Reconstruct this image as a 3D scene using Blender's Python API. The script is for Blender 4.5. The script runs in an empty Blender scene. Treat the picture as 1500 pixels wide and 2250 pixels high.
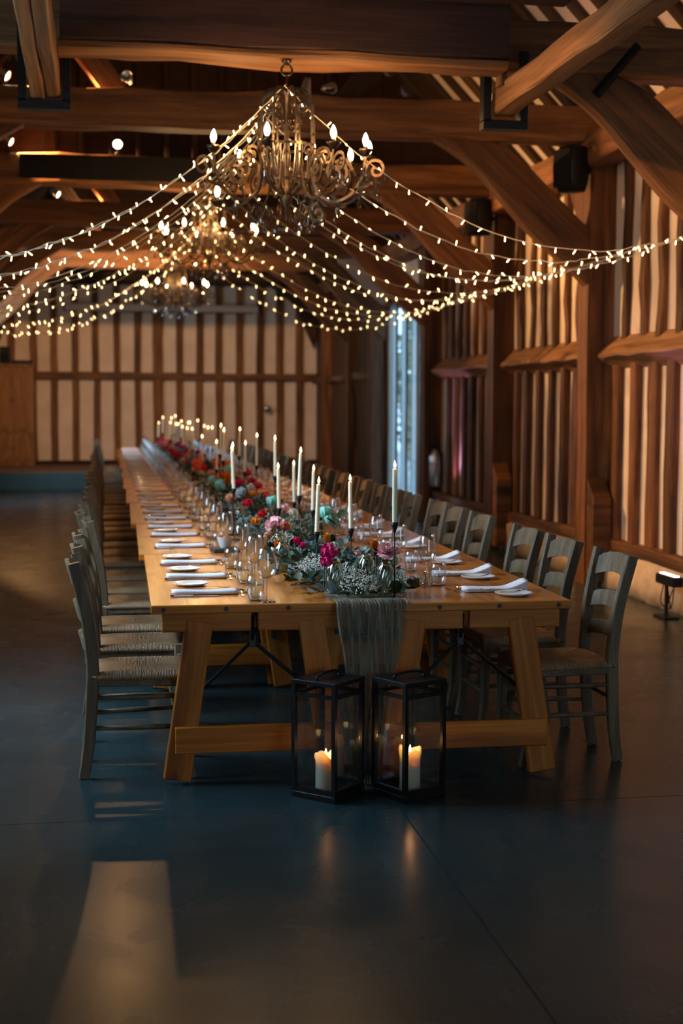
import bpy, math, random
from mathutils import Vector, Matrix, Quaternion
import numpy as np
random.seed(7); rng = np.random.default_rng(7)
PI = math.pi
sc = bpy.context.scene
COL = sc.collection

# ------------------------------------------------------------------ camera
F = 3125.0
ph = math.atan(240 / F); th = math.atan(520 * math.cos(ph) / F)
fw = Vector((math.sin(th) * math.cos(ph), math.cos(th) * math.cos(ph), -math.sin(ph)))
rt = Vector((math.cos(th), -math.sin(th), 0)); up = rt.cross(fw)
ROLL = 0.004
rt2 = rt * math.cos(ROLL) + up * math.sin(ROLL); up2 = up * math.cos(ROLL) - rt * math.sin(ROLL)
cam = bpy.data.cameras.new('camera'); cam.sensor_fit = 'VERTICAL'; cam.sensor_height = 36.0; cam.lens = 36.0 * F / 2250
cam.clip_end = 200; cam.dof.use_dof = True; cam.dof.focus_distance = 6.25; cam.dof.aperture_fstop = 2.2
co = bpy.data.objects.new('camera', cam); COL.objects.link(co)
co.matrix_world = Matrix(((rt2.x, up2.x, -fw.x, 0), (rt2.y, up2.y, -fw.y, 0), (rt2.z, up2.z, -fw.z, 1.6), (0, 0, 0, 1)))
sc.camera = co

# ------------------------------------------------------------------ world, exposure, render quality
sc.view_settings.view_transform = 'Standard'; sc.view_settings.look = 'None'
sc.view_settings.exposure = 0.12; sc.view_settings.gamma = 1.0; sc.view_settings.use_curve_mapping = False
w = bpy.data.worlds.new('sky'); sc.world = w; w.use_nodes = True
bg = w.node_tree.nodes['Background']; bg.inputs[0].default_value = (0.55, 0.8, 1.0, 1); bg.inputs[1].default_value = 3.3
cy = sc.cycles
cy.use_denoising = True; cy.max_bounces = 7; cy.diffuse_bounces = 3; cy.glossy_bounces = 3; cy.transmission_bounces = 7
cy.transparent_max_bounces = 24; cy.caustics_reflective = False; cy.caustics_refractive = False
cy.sample_clamp_indirect = 3.0; cy.use_adaptive_sampling = True; cy.adaptive_threshold = 0.02; cy.blur_glossy = 0.5

# ------------------------------------------------------------------ daylight through the glazed openings
def daylight(name, loc, aim, sx, sy, power, col):
    l = bpy.data.lights.new(name, 'AREA'); l.shape = 'RECTANGLE'; l.size = sx; l.size_y = sy; l.energy = power; l.color = col
    o = bpy.data.objects.new(name, l); COL.objects.link(o); o.location = loc
    o.rotation_euler = Vector(aim).to_track_quat('-Z', 'Z').to_euler(); return o
DAY = (0.62, 0.82, 1.0)
daylight('daylight_entrance', (-2.10, 6.9, 2.35), (1, 0.05, -0.62), 2.4, 2.0, 74, DAY).data.spread = math.radians(105)
daylight('daylight_front_fill', (2.6, -3.9, 1.75), (-0.1, 1, -0.06), 2.8, 2.6, 27, (0.95, 0.96, 1.0))  # soft frontal fill, added behind the camera
daylight('daylight_stage_side', (-2.12, 23.0, 2.0), (1, 0.35, -0.35), 2.9, 2.5, 70, DAY)

# ------------------------------------------------------------------ helpers
def mesh(name, v, f, mat, smooth=False):
    m = bpy.data.meshes.new(name); m.from_pydata([tuple(p) for p in v], [], f)
    if mat: m.materials.append(mat)
    if smooth: m.polygons.foreach_set('use_smooth', [True] * len(m.polygons))
    m.update(); return m
def link(name, data, parent=None, loc=None, rot=None):
    o = bpy.data.objects.new(name, data); COL.objects.link(o)
    if parent: o.parent = parent
    if loc is not None: o.location = loc
    if rot is not None: o.rotation_euler = rot
    return o
def tag(o, label, cat, group=None, kind=None):
    o['label'] = label; o['category'] = cat
    if group: o['group'] = group
    if kind: o['kind'] = kind
    return o
def thing(name, label, cat, loc=(0, 0, 0), rz=0.0, group=None):
    return tag(link(name, None, None, loc, (0, 0, rz)), label, cat, group)
def dup(o, loc=None, rz=None, label=None, group=None):
    c = o.copy(); COL.objects.link(c)
    if loc is not None: c.location = loc
    if rz is not None: c.rotation_euler = (0, 0, rz)
    if label: c['label'] = label
    if group: c['group'] = group
    for ch in list(o.children):
        d = ch.copy(); COL.objects.link(d); d.parent = c
        for g in list(ch.children):
            e = g.copy(); COL.objects.link(e); e.parent = d
    return c
ONES = 'first second third fourth fifth sixth seventh eighth ninth tenth eleventh twelfth thirteenth fourteenth fifteenth sixteenth seventeenth eighteenth nineteenth'.split()
def ordw(n):
    if n <= 19: return ONES[n - 1]
    t, r = divmod(n, 10); tens = {2: 'twent', 3: 'thirt', 4: 'fort', 5: 'fift', 6: 'sixt', 7: 'sevent', 8: 'eight', 9: 'ninet'}[t]
    return tens + 'ieth' if r == 0 else tens + 'y-' + ONES[r - 1]

class MB:
    """collects shapes into one mesh"""
    def __init__(s): s.v = []; s.f = []
    def add(s, v, f, M=None):
        n = len(s.v)
        s.v += [tuple(M @ Vector(p)) for p in v] if M is not None else [tuple(p) for p in v]
        s.f += [tuple(i + n for i in q) for q in f]; return s
    def box(s, c, d, M=None, ch=0.0):
        x, y, z = d[0] / 2, d[1] / 2, d[2] / 2
        if ch <= 0:
            v = [(c[0] + a * x, c[1] + b * y, c[2] + e * z) for a in (-1, 1) for b in (-1, 1) for e in (-1, 1)]
            f = [(0, 1, 3, 2), (4, 6, 7, 5), (0, 4, 5, 1), (2, 3, 7, 6), (0, 2, 6, 4), (1, 5, 7, 3)]
            return s.add(v, f, M)
        sec = chamfer(d[1], d[2], ch)
        ends = chamfer(d[1] - ch, d[2] - ch, ch * .6)
        rings = [(c[0] - x, ends), (c[0] - x + ch * .5, sec), (c[0] + x - ch * .5, sec), (c[0] + x, ends)]
        v = [(X, c[1] + p[0], c[2] + p[1]) for X, r in rings for p in r]
        return s.add(v, ringfaces(4, 8), M)
    def sweep(s, pts, sec, ref=(0, 0, 1), scale=None, cap=True, closed=False):
        pts = [Vector(p) for p in pts]; n = len(pts); m = len(sec); v = []
        ref = Vector(ref)
        for i, p in enumerate(pts):
            if closed: t = (pts[(i + 1) % n] - pts[i - 1]).normalized()
            else: t = (pts[min(i + 1, n - 1)] - pts[max(i - 1, 0)]).normalized()
            side = ref.cross(t)
            if side.length < 1e-4: side = Vector((1, 0, 0)).cross(t)
            side.normalize(); u = t.cross(side).normalized()
            k = 1.0 if scale is None else scale[i]
            v += [tuple(p + side * (a * k) + u * (b * k)) for a, b in sec]
        return s.add(v, ringfaces(n, m, cap, closed))
    def tube(s, pts, r, k=6, scale=None, cap=True, ref=(0, 0, 1), closed=False):
        return s.sweep(pts, [(r * math.cos(2 * PI * i / k), r * math.sin(2 * PI * i / k)) for i in range(k)], ref, scale, cap, closed)
    def lathe(s, prof, k=20, M=None, twist=None):
        v = []
        for r, z in prof:
            for i in range(k):
                a = 2 * PI * i / k
                rr, aa = twist(r, z, a) if twist else (r, a)
                v.append((rr * math.cos(aa), rr * math.sin(aa), z))
        n = len(prof); f = []
        for j in range(n - 1):
            for i in range(k):
                f.append((j * k + i, j * k + (i + 1) % k, (j + 1) * k + (i + 1) % k, (j + 1) * k + i))
        if prof[0][0] > 1e-5: f.append(tuple(range(k))[::-1])
        if prof[-1][0] > 1e-5: f.append(tuple((n - 1) * k + i for i in range(k)))
        return s.add(v, f, M)
    def poly(s, pts, depth, axis=1):
        """polygon in XZ extruded along Y (axis=1) or in YZ along X (axis=0)"""
        n = len(pts); v = []
        for d in (-depth / 2, depth / 2):
            for a, b in pts: v.append((a, d, b) if axis == 1 else (d, a, b))
        f = [tuple(range(n)), tuple(range(2 * n - 1, n - 1, -1))]
        f += [(i, i + n, (i + 1) % n + n, (i + 1) % n) for i in range(n)]
        return s.add(v, f)
    def obj(s, name, mat, parent=None, smooth=False, loc=None, rot=None):
        return link(name, mesh(name, s.v, s.f, mat, smooth), parent, loc, rot)
def chamfer(w, h, c):
    x, y = w / 2, h / 2
    return [(-x + c, -y), (x - c, -y), (x, -y + c), (x, y - c), (x - c, y), (-x + c, y), (-x, y - c), (-x, -y + c)]
def rect(w, h): return [(-w / 2, -h / 2), (w / 2, -h / 2), (w / 2, h / 2), (-w / 2, h / 2)]
def ringfaces(n, m, cap=True, closed=False):
    f = []
    for j in range(n if closed else n - 1):
        for i in range(m):
            f.append((j * m + i, j * m + (i + 1) % m, ((j + 1) % n) * m + (i + 1) % m, ((j + 1) % n) * m + i))
    if cap and not closed: f += [tuple(range(m))[::-1], tuple((n - 1) * m + i for i in range(m))]
    return f
def catmull(P, n):
    P = [Vector(p) for p in P]; Q = [P[0] * 2 - P[1]] + P + [P[-1] * 2 - P[-2]]; out = []
    for i in range(1, len(Q) - 2):
        for k in range(n):
            t = k / n; a, b, c, d = Q[i - 1], Q[i], Q[i + 1], Q[i + 2]
            out.append(0.5 * ((2 * b) + (c - a) * t + (2 * a - 5 * b + 4 * c - d) * t * t + (3 * b - a - 3 * c + d) * t ** 3))
    out.append(P[-1]); return out
# ------------------------------------------------------------------ materials
def nmat(name):
    m = bpy.data.materials.new(name); m.use_nodes = True
    nt = m.node_tree; return m, nt, nt.nodes['Principled BSDF']
def N(nt, t, **kw):
    n = nt.nodes.new(t)
    for k, v in kw.items():
        if k.startswith('i_'): n.inputs[int(k[2:])].default_value = v
        else: setattr(n, k, v)
    return n
def ramp(nt, stops):
    r = nt.nodes.new('ShaderNodeValToRGB'); e = r.color_ramp.elements
    while len(e) < len(stops): e.new(0.5)
    for el, (p, c) in zip(e, stops): el.position = p; el.color = (*c, 1)
    return r
def L(nt, a, b): nt.links.new(a, b)
def plain(name, col, rough=0.5, metal=0.0, spec=0.5, **kw):
    m, nt, b = nmat(name)
    b.inputs['Base Color'].default_value = (*col, 1); b.inputs['Roughness'].default_value = rough
    b.inputs['Metallic'].default_value = metal; b.inputs['Specular IOR Level'].default_value = spec
    for k, v in kw.items(): b.inputs[k.replace('_', ' ')].default_value = v
    return m
def mottled(name, c1, c2, scale=6, rough=0.6, bump=0.1, metal=0.0, detail=5, spec=0.4, rough2=None):
    m, nt, b = nmat(name)
    tc = N(nt, 'ShaderNodeTexCoord'); nz = N(nt, 'ShaderNodeTexNoise'); nz.inputs['Scale'].default_value = scale; nz.inputs['Detail'].default_value = detail
    L(nt, tc.outputs['Object'], nz.inputs['Vector']); r = ramp(nt, [(0.32, c1), (0.68, c2)]); L(nt, nz.outputs[0], r.inputs[0])
    L(nt, r.outputs[0], b.inputs['Base Color']); b.inputs['Roughness'].default_value = rough; b.inputs['Metallic'].default_value = metal
    b.inputs['Specular IOR Level'].default_value = spec
    if bump:
        n2 = N(nt, 'ShaderNodeTexNoise'); n2.inputs['Scale'].default_value = scale * 3; n2.inputs['Detail'].default_value = 6
        L(nt, tc.outputs['Object'], n2.inputs['Vector'])
        bp = N(nt, 'ShaderNodeBump'); bp.inputs['Strength'].default_value = bump; bp.inputs['Distance'].default_value = 0.02
        L(nt, n2.outputs[0], bp.inputs['Height']); L(nt, bp.outputs[0], b.inputs['Normal'])
    return m
def wood(name, dark, mid, light, scale=1.0, rough=0.6, spec=0.3, knots=0.0, vary=0.25, bump=0.25, axis=0, coat=0.0, planks=None):
    """grain along the object's own axis; every object gets its own cut of the grain"""
    m, nt, b = nmat(name)
    tc = N(nt, 'ShaderNodeTexCoord'); oi = N(nt, 'ShaderNodeObjectInfo')
    mul = N(nt, 'ShaderNodeMath', operation='MULTIPLY', i_1=37.0); L(nt, oi.outputs['Random'], mul.inputs[0])
    add = N(nt, 'ShaderNodeVectorMath', operation='ADD'); L(nt, tc.outputs['Object'], add.inputs[0]); L(nt, mul.outputs[0], add.inputs[1])
    vec = add.outputs[0]
    if planks:
        # each board shifts the grain along its length
        sp = N(nt, 'ShaderNodeSeparateXYZ'); L(nt, tc.outputs['Object'], sp.inputs[0])
        dv = N(nt, 'ShaderNodeMath', operation='DIVIDE', i_1=planks); L(nt, sp.outputs[1 if axis == 0 else 0], dv.inputs[0])
        fl = N(nt, 'ShaderNodeMath', operation='FLOOR'); L(nt, dv.outputs[0], fl.inputs[0])
        wn = N(nt, 'ShaderNodeTexWhiteNoise', noise_dimensions='1D'); L(nt, fl.outputs[0], wn.inputs['W'])
        sc2 = N(nt, 'ShaderNodeVectorMath', operation='SCALE'); L(nt, wn.outputs['Color'], sc2.inputs[0]); sc2.inputs['Scale'].default_value = 9.0
        ad2 = N(nt, 'ShaderNodeVectorMath', operation='ADD'); L(nt, vec, ad2.inputs[0]); L(nt, sc2.outputs[0], ad2.inputs[1]); vec = ad2.outputs[0]
    st = [11.0 * scale] * 3; st[axis] = 0.9 * scale
    mp = N(nt, 'ShaderNodeMapping'); mp.inputs['Scale'].default_value = st; L(nt, vec, mp.inputs['Vector'])
    nz = N(nt, 'ShaderNodeTexNoise'); nz.inputs['Scale'].default_value = 1.0; nz.inputs['Detail'].default_value = 7; nz.inputs['Distortion'].default_value = 0.8
    L(nt, mp.outputs[0], nz.inputs['Vector'])
    r = ramp(nt, [(0.3, dark), (0.5, mid), (0.72, light)]); L(nt, nz.outputs[0], r.inputs[0])
    st2 = [90.0 * scale] * 3; st2[axis] = 3.0 * scale
    mp2 = N(nt, 'ShaderNodeMapping'); mp2.inputs['Scale'].default_value = st2; L(nt, vec, mp2.inputs['Vector'])
    n2 = N(nt, 'ShaderNodeTexNoise'); n2.inputs['Scale'].default_value = 1.0; n2.inputs['Detail'].default_value = 3; L(nt, mp2.outputs[0], n2.inputs['Vector'])
    r2 = ramp(nt, [(0.35, (0.72, 0.70, 0.68)), (0.65, (1, 1, 1))]); L(nt, n2.outputs[0], r2.inputs[0])
    mx = N(nt, 'ShaderNodeMix', data_type='RGBA', blend_type='MULTIPLY'); mx.inputs[0].default_value = 1.0
    L(nt, r.outputs[0], mx.inputs[6]); L(nt, r2.outputs[0], mx.inputs[7]); col = mx.outputs[2]
    if knots > 0:
        sk = [4.2 * scale] * 3; sk[axis] = 1.5 * scale
        mk = N(nt, 'ShaderNodeMapping'); mk.inputs['Scale'].default_value = sk; L(nt, vec, mk.inputs['Vector'])
        vo = N(nt, 'ShaderNodeTexVoronoi'); vo.inputs['Scale'].default_value = 1.0; L(nt, mk.outputs[0], vo.inputs['Vector'])
        rk = ramp(nt, [(0.0, (0.28, 0.18, 0.12)), (0.10, (0.45, 0.33, 0.25)), (0.16, (1, 1, 1))]); L(nt, vo.outputs['Distance'], rk.inputs[0])
        m3 = N(nt, 'ShaderNodeMix', data_type='RGBA', blend_type='MULTIPLY'); m3.inputs[0].default_value = knots
        L(nt, col, m3.inputs[6]); L(nt, rk.outputs[0], m3.inputs[7]); col = m3.outputs[2]
    hs = N(nt, 'ShaderNodeHueSaturation'); mr = N(nt, 'ShaderNodeMapRange'); mr.inputs[3].default_value = 1 - vary; mr.inputs[4].default_value = 1 + vary
    L(nt, oi.outputs['Random'], mr.inputs[0]); L(nt, mr.outputs[0], hs.inputs['Value']); L(nt, col, hs.inputs['Color']); col = hs.outputs[0]
    L(nt, col, b.inputs['Base Color']); b.inputs['Roughness'].default_value = rough; b.inputs['Specular IOR Level'].default_value = spec
    if coat: b.inputs['Coat Weight'].default_value = coat; b.inputs['Coat Roughness'].default_value = 0.18
    if bump:
        ad = N(nt, 'ShaderNodeMath', operation='ADD'); L(nt, nz.outputs[0], ad.inputs[0]); L(nt, n2.outputs[0], ad.inputs[1])
        bp = N(nt, 'ShaderNodeBump'); bp.inputs['Strength'].default_value = bump; bp.inputs['Distance'].default_value = 0.006
        L(nt, ad.outputs[0], bp.inputs['Height']); L(nt, bp.outputs[0], b.inputs['Normal'])
    return m
def emit(name, col, strength, sampling='NONE'):
    m, nt, b = nmat(name)
    b.inputs['Base Color'].default_value = (*col, 1); b.inputs['Emission Color'].default_value = (*col, 1); b.inputs['Emission Strength'].default_value = strength
    try: m.cycles.emission_sampling = sampling
    except Exception: pass
    return m
def thin_glass(name, tint=(1, 1, 1), spec=1.0, base=0.04):
    """clear thin glass: what lies behind shows through, edges and glints reflect"""
    m = bpy.data.materials.new(name); m.use_nodes = True; nt = m.node_tree; nt.nodes.clear()
    out = N(nt, 'ShaderNodeOutputMaterial'); tr = N(nt, 'ShaderNodeBsdfTransparent'); tr.inputs[0].default_value = (*tint, 1)
    gl = N(nt, 'ShaderNodeBsdfGlossy'); gl.inputs['Roughness'].default_value = 0.03; gl.inputs['Color'].default_value = (1, 1, 1, 1)
    fr = N(nt, 'ShaderNodeLayerWeight'); fr.inputs['Blend'].default_value = 0.5
    pw = N(nt, 'ShaderNodeMath', operation='POWER', i_1=2.4); L(nt, fr.outputs['Facing'], pw.inputs[0])
    ma = N(nt, 'ShaderNodeMath', operation='MULTIPLY_ADD'); ma.inputs[1].default_value = spec * .55; ma.inputs[2].default_value = base; ma.use_clamp = True
    mx = N(nt, 'ShaderNodeMixShader'); L(nt, pw.outputs[0], ma.inputs[0]); L(nt, ma.outputs[0], mx.inputs[0])
    L(nt, tr.outputs[0], mx.inputs[1]); L(nt, gl.outputs[0], mx.inputs[2]); L(nt, mx.outputs[0], out.inputs[0]); return m

M = {}
M['oak'] = wood('oak_beam', (0.075, 0.033, 0.012), (0.19, 0.080, 0.027), (0.32, 0.145, 0.05), scale=0.8, rough=0.62, vary=0.22, bump=0.5)
M['oak_stud'] = wood('oak_stud', (0.045, 0.017, 0.006), (0.14, 0.052, 0.016), (0.27, 0.105, 0.034), scale=0.9, rough=0.6, vary=0.45, bump=0.5)
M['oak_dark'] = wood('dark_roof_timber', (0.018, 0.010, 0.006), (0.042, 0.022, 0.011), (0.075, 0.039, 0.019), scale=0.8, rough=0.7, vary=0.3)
M['board_red'] = wood('stained_boarding', (0.022, 0.010, 0.007), (0.042, 0.018, 0.012), (0.065, 0.028, 0.018), scale=0.8, rough=0.7, vary=0.15)
M['board_wall'] = wood('dark_wall_boarding', (0.055, 0.026, 0.012), (0.10, 0.048, 0.02), (0.17, 0.08, 0.034), scale=0.8, rough=0.55, vary=0.35)
M['pine'] = wood('varnished_pine', (0.28, 0.082, 0.009), (0.52, 0.172, 0.018), (0.64, 0.25, 0.034), scale=0.9, rough=0.45, spec=0.22, knots=0.9, vary=0.14, bump=0.12)
M['pine_top'] = wood('varnished_pine_top', (0.32, 0.094, 0.010), (0.56, 0.183, 0.020), (0.69, 0.268, 0.042), scale=0.9, rough=0.30, spec=0.5, knots=0.55, vary=0.06, bump=0.10, axis=1, coat=0.35, planks=0.148)
M['chair'] = wood('grey_painted_wood', (0.10, 0.072, 0.040), (0.155, 0.113, 0.066), (0.21, 0.162, 0.10), scale=1.6, rough=0.5, spec=0.4, vary=0.10, bump=0.15, axis=2)
M['cabinet'] = wood('cabinet_oak', (0.16, 0.07, 0.022), (0.28, 0.13, 0.04), (0.36, 0.18, 0.06), scale=1.0, rough=0.5, vary=0.08, axis=2)
M['plaster'] = mottled('lime_plaster', (0.68, 0.55, 0.42), (0.80, 0.67, 0.53), scale=2.2, rough=0.9, bump=0.25, spec=0.15)
M['plaster_roof'] = mottled('roof_plaster', (0.62, 0.52, 0.44), (0.72, 0.62, 0.53), scale=1.5, rough=0.9, bump=0.1, spec=0.15)
M['plinth'] = mottled('rough_cream_plinth', (0.50, 0.37, 0.24), (0.70, 0.56, 0.40), scale=5, rough=0.9, bump=0.6, spec=0.15)
M['stage'] = mottled('dark_teal_stage_front', (0.018, 0.072, 0.096), (0.024, 0.088, 0.115), scale=3, rough=0.6, bump=0.05)
M['carpet'] = mottled('stage_deck', (0.12, 0.085, 0.06), (0.17, 0.12, 0.085), scale=4, rough=0.8, bump=0.1)
M['black'] = plain('black_painted_steel', (0.005, 0.006, 0.007), 0.38, spec=0.3)
M['blackmat'] = plain('matt_black_panel', (0.010, 0.010, 0.011), 0.75, spec=0.2)
M['black_plastic'] = plain('black_plastic', (0.006, 0.006, 0.007), 0.55, spec=0.25)
M['iron'] = mottled('bronzed_wrought_iron', (0.045, 0.031, 0.019), (0.10, 0.068, 0.042), scale=30, rough=0.36, bump=0.1, metal=0.85)
M['steel'] = plain('polished_steel', (0.55, 0.50, 0.46), 0.16, metal=1.0)
M['silver'] = plain('brushed_silver', (0.6, 0.6, 0.6), 0.3, metal=1.0)
M['linen'] = mottled('white_linen', (0.80, 0.80, 0.86), (0.88, 0.87, 0.92), scale=40, rough=0.85, bump=0.08, spec=0.2)
M['china'] = plain('white_china', (0.80, 0.81, 0.82), 0.12)
M['card'] = plain('white_card', (0.82, 0.82, 0.80), 0.7)
M['glass'] = plain('clear_glass', (1, 1, 1), 0.0, Transmission_Weight=1.0, IOR=1.45)
M['glass_bowl'] = thin_glass('thin_clear_glass', (0.95, 0.965, 0.965), 1.9, 0.06)
M['oak_light'] = wood('pale_oak_ledge', (0.20, 0.09, 0.035), (0.38, 0.19, 0.08), (0.52, 0.28, 0.13), scale=0.9, rough=0.6, bump=0.5)
M['pane'] = thin_glass('clear_pane', (0.93, 0.96, 0.96), 1.0, 0.07)
M['window_glass'] = thin_glass('window_glass', (0.9, 0.95, 1.0), 0.7, 0.0)
M['vase_glass'] = thin_glass('ribbed_glass', (0.74, 0.80, 0.72), 2.4, 0.10)
M['crystal'] = thin_glass('cut_crystal', (0.72, 0.80, 0.82), 2.6, 0.16)
M['wick'] = plain('burnt_wick', (0.02, 0.015, 0.012), 0.9)
M['flame'] = emit('candle_flame', (1.0, 0.70, 0.34), 9.0)
M['bulb'] = emit('lit_candle_bulb', (1.0, 0.80, 0.50), 16.0)
M['fairy'] = emit('fairy_light', (1.0, 0.74, 0.36), 7.0)
M['spot_lens'] = emit('lit_spot_lens', (1.0, 0.74, 0.42), 30.0)
M['led'] = emit('lit_led_cell', (0.93, 0.88, 1.0), 5.0)
M['wire'] = plain('clear_cable', (0.75, 0.62, 0.45), 0.35, Transmission_Weight=0.0)
M['red'] = plain('red_enamel', (0.30, 0.02, 0.02), 0.4)
M['label'] = plain('pale_label', (0.75, 0.70, 0.80), 0.6)
M['food'] = mottled('orange_crisps', (0.60, 0.22, 0.05), (0.78, 0.36, 0.10), scale=60, rough=0.7, bump=0.3)
M['slate'] = mottled('dark_board', (0.04, 0.03, 0.025), (0.07, 0.05, 0.04), scale=10, rough=0.6)
M['twine'] = plain('jute_twine', (0.45, 0.27, 0.12), 0.9)
def waxmat(name, col, t):
    m, nt, b = nmat(name); b.inputs['Base Color'].default_value = (*col, 1); b.inputs['Roughness'].default_value = 0.45
    b.inputs['Subsurface Weight'].default_value = t; b.inputs['Subsurface Radius'].default_value = (0.05, 0.028, 0.014); b.inputs['Subsurface Scale'].default_value = 1.6
    return m
M['taper'] = waxmat('ivory_taper_wax', (0.93, 0.83, 0.58), 0.0)
M['pillar'] = waxmat('ivory_pillar_wax', (0.86, 0.74, 0.58), 1.0)
# polished concrete with saw-cut joints
m, nt, b = nmat('polished_concrete')
tc = N(nt, 'ShaderNodeTexCoord'); n1 = N(nt, 'ShaderNodeTexNoise'); n1.inputs['Scale'].default_value = 0.9; n1.inputs['Detail'].default_value = 8; n1.inputs['Roughness'].default_value = 0.62
L(nt, tc.outputs['Object'], n1.inputs['Vector'])
r = ramp(nt, [(0.3, (0.008, 0.024, 0.028)), (0.55, (0.015, 0.036, 0.041)), (0.75, (0.028, 0.053, 0.057))]); L(nt, n1.outputs[0], r.inputs[0])
sp = N(nt, 'ShaderNodeSeparateXYZ'); L(nt, tc.outputs['Object'], sp.inputs[0])
def joint(out, at, every):
    a = N(nt, 'ShaderNodeMath', operation='SUBTRACT', i_1=at); L(nt, out, a.inputs[0])
    p = N(nt, 'ShaderNodeMath', operation='PINGPONG', i_1=every / 2); L(nt, a.outputs[0], p.inputs[0])
    g = N(nt, 'ShaderNodeMath', operation='LESS_THAN', i_1=0.0035); L(nt, p.outputs[0], g.inputs[0]); return g.outputs[0]
mxx = N(nt, 'ShaderNodeMath', operation='MAXIMUM'); L(nt, joint(sp.outputs[0], 1.137, 4.0), mxx.inputs[0]); L(nt, joint(sp.outputs[1], 5.42, 4.0), mxx.inputs[1])
mj = N(nt, 'ShaderNodeMix', data_type='RGBA'); L(nt, mxx.outputs[0], mj.inputs[0]); L(nt, r.outputs[0], mj.inputs[6]); mj.inputs[7].default_value = (0.006, 0.008, 0.009, 1)
n3 = N(nt, 'ShaderNodeTexNoise'); n3.inputs['Scale'].default_value = 170; L(nt, tc.outputs['Object'], n3.inputs['Vector'])
r3 = ramp(nt, [(0.735, (0, 0, 0)), (0.77, (1, 1, 1))]); L(nt, n3.outputs[0], r3.inputs[0])
m4 = N(nt, 'ShaderNodeMix', data_type='RGBA'); L(nt, r3.outputs[0], m4.inputs[0]); L(nt, mj.outputs[2], m4.inputs[6]); m4.inputs[7].default_value = (0.16, 0.18, 0.18, 1)
L(nt, m4.outputs[2], b.inputs['Base Color'])
n2 = N(nt, 'ShaderNodeTexNoise'); n2.inputs['Scale'].default_value = 3.0; n2.inputs['Detail'].default_value = 9; L(nt, tc.outputs['Object'], n2.inputs['Vector'])
mr = N(nt, 'ShaderNodeMapRange'); mr.inputs[3].default_value = 0.17; mr.inputs[4].default_value = 0.36; L(nt, n2.outputs[0], mr.inputs[0])
rj = N(nt, 'ShaderNodeMath', operation='MAXIMUM'); L(nt, mr.outputs[0], rj.inputs[0]); L(nt, mxx.outputs[0], rj.inputs[1]); L(nt, rj.outputs[0], b.inputs['Roughness'])
b.inputs['Specular IOR Level'].default_value = 0.28; M['floor'] = m
# rush seat: strands run square to the nearest rail
m, nt, b = nmat('woven_rush')
tc = N(nt, 'ShaderNodeTexCoord'); sp = N(nt, 'ShaderNodeSeparateXYZ'); L(nt, tc.outputs['Object'], sp.inputs[0])
ax = N(nt, 'ShaderNodeMath', operation='ABSOLUTE'); L(nt, sp.outputs[0], ax.inputs[0]); ay = N(nt, 'ShaderNodeMath', operation='ABSOLUTE'); L(nt, sp.outputs[1], ay.inputs[0])
gt = N(nt, 'ShaderNodeMath', operation='GREATER_THAN'); L(nt, ax.outputs[0], gt.inputs[0]); L(nt, ay.outputs[0], gt.inputs[1])
mxv = N(nt, 'ShaderNodeMix', data_type='FLOAT'); L(nt, gt.outputs[0], mxv.inputs[0]); L(nt, sp.outputs[0], mxv.inputs[2]); L(nt, sp.outputs[1], mxv.inputs[3])
nw = N(nt, 'ShaderNodeTexNoise'); nw.inputs['Scale'].default_value = 25; L(nt, tc.outputs['Object'], nw.inputs['Vector'])
nm = N(nt, 'ShaderNodeMath', operation='MULTIPLY', i_1=0.016); L(nt, nw.outputs[0], nm.inputs[0])
na = N(nt, 'ShaderNodeMath', operation='ADD'); L(nt, mxv.outputs[0], na.inputs[0]); L(nt, nm.outputs[0], na.inputs[1])
fq = N(nt, 'ShaderNodeMath', operation='MULTIPLY', i_1=2 * PI / 0.0064); L(nt, na.outputs[0], fq.inputs[0])
sn = N(nt, 'ShaderNodeMath', operation='SINE'); L(nt, fq.outputs[0], sn.inputs[0])
mr = N(nt, 'ShaderNodeMapRange'); mr.inputs[1].default_value = -1; L(nt, sn.outputs[0], mr.inputs[0])
r = ramp(nt, [(0.0, (0.08, 0.042, 0.018)), (0.45, (0.38, 0.22, 0.105)), (1.0, (0.62, 0.42, 0.23))]); L(nt, mr.outputs[0], r.inputs[0])
nc = N(nt, 'ShaderNodeTexNoise'); nc.inputs['Scale'].default_value = 9; L(nt, tc.outputs['Object'], nc.inputs['Vector'])
rc = ramp(nt, [(0.3, (0.6, 0.52, 0.45)), (0.7, (1.05, 1.0, 0.95))]); L(nt, nc.outputs[0], rc.inputs[0])
mm = N(nt, 'ShaderNodeMix', data_type='RGBA', blend_type='MULTIPLY'); mm.inputs[0].default_value = 1; L(nt, r.outputs[0], mm.inputs[6]); L(nt, rc.outputs[0], mm.inputs[7])
L(nt, mm.outputs[2], b.inputs['Base Color']); b.inputs['Roughness'].default_value = 0.55
bp = N(nt, 'ShaderNodeBump'); bp.inputs['Strength'].default_value = 0.8; bp.inputs['Distance'].default_value = 0.003; L(nt, mr.outputs[0], bp.inputs['Height']); L(nt, bp.outputs[0], b.inputs['Normal'])
M['rush'] = m
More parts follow.
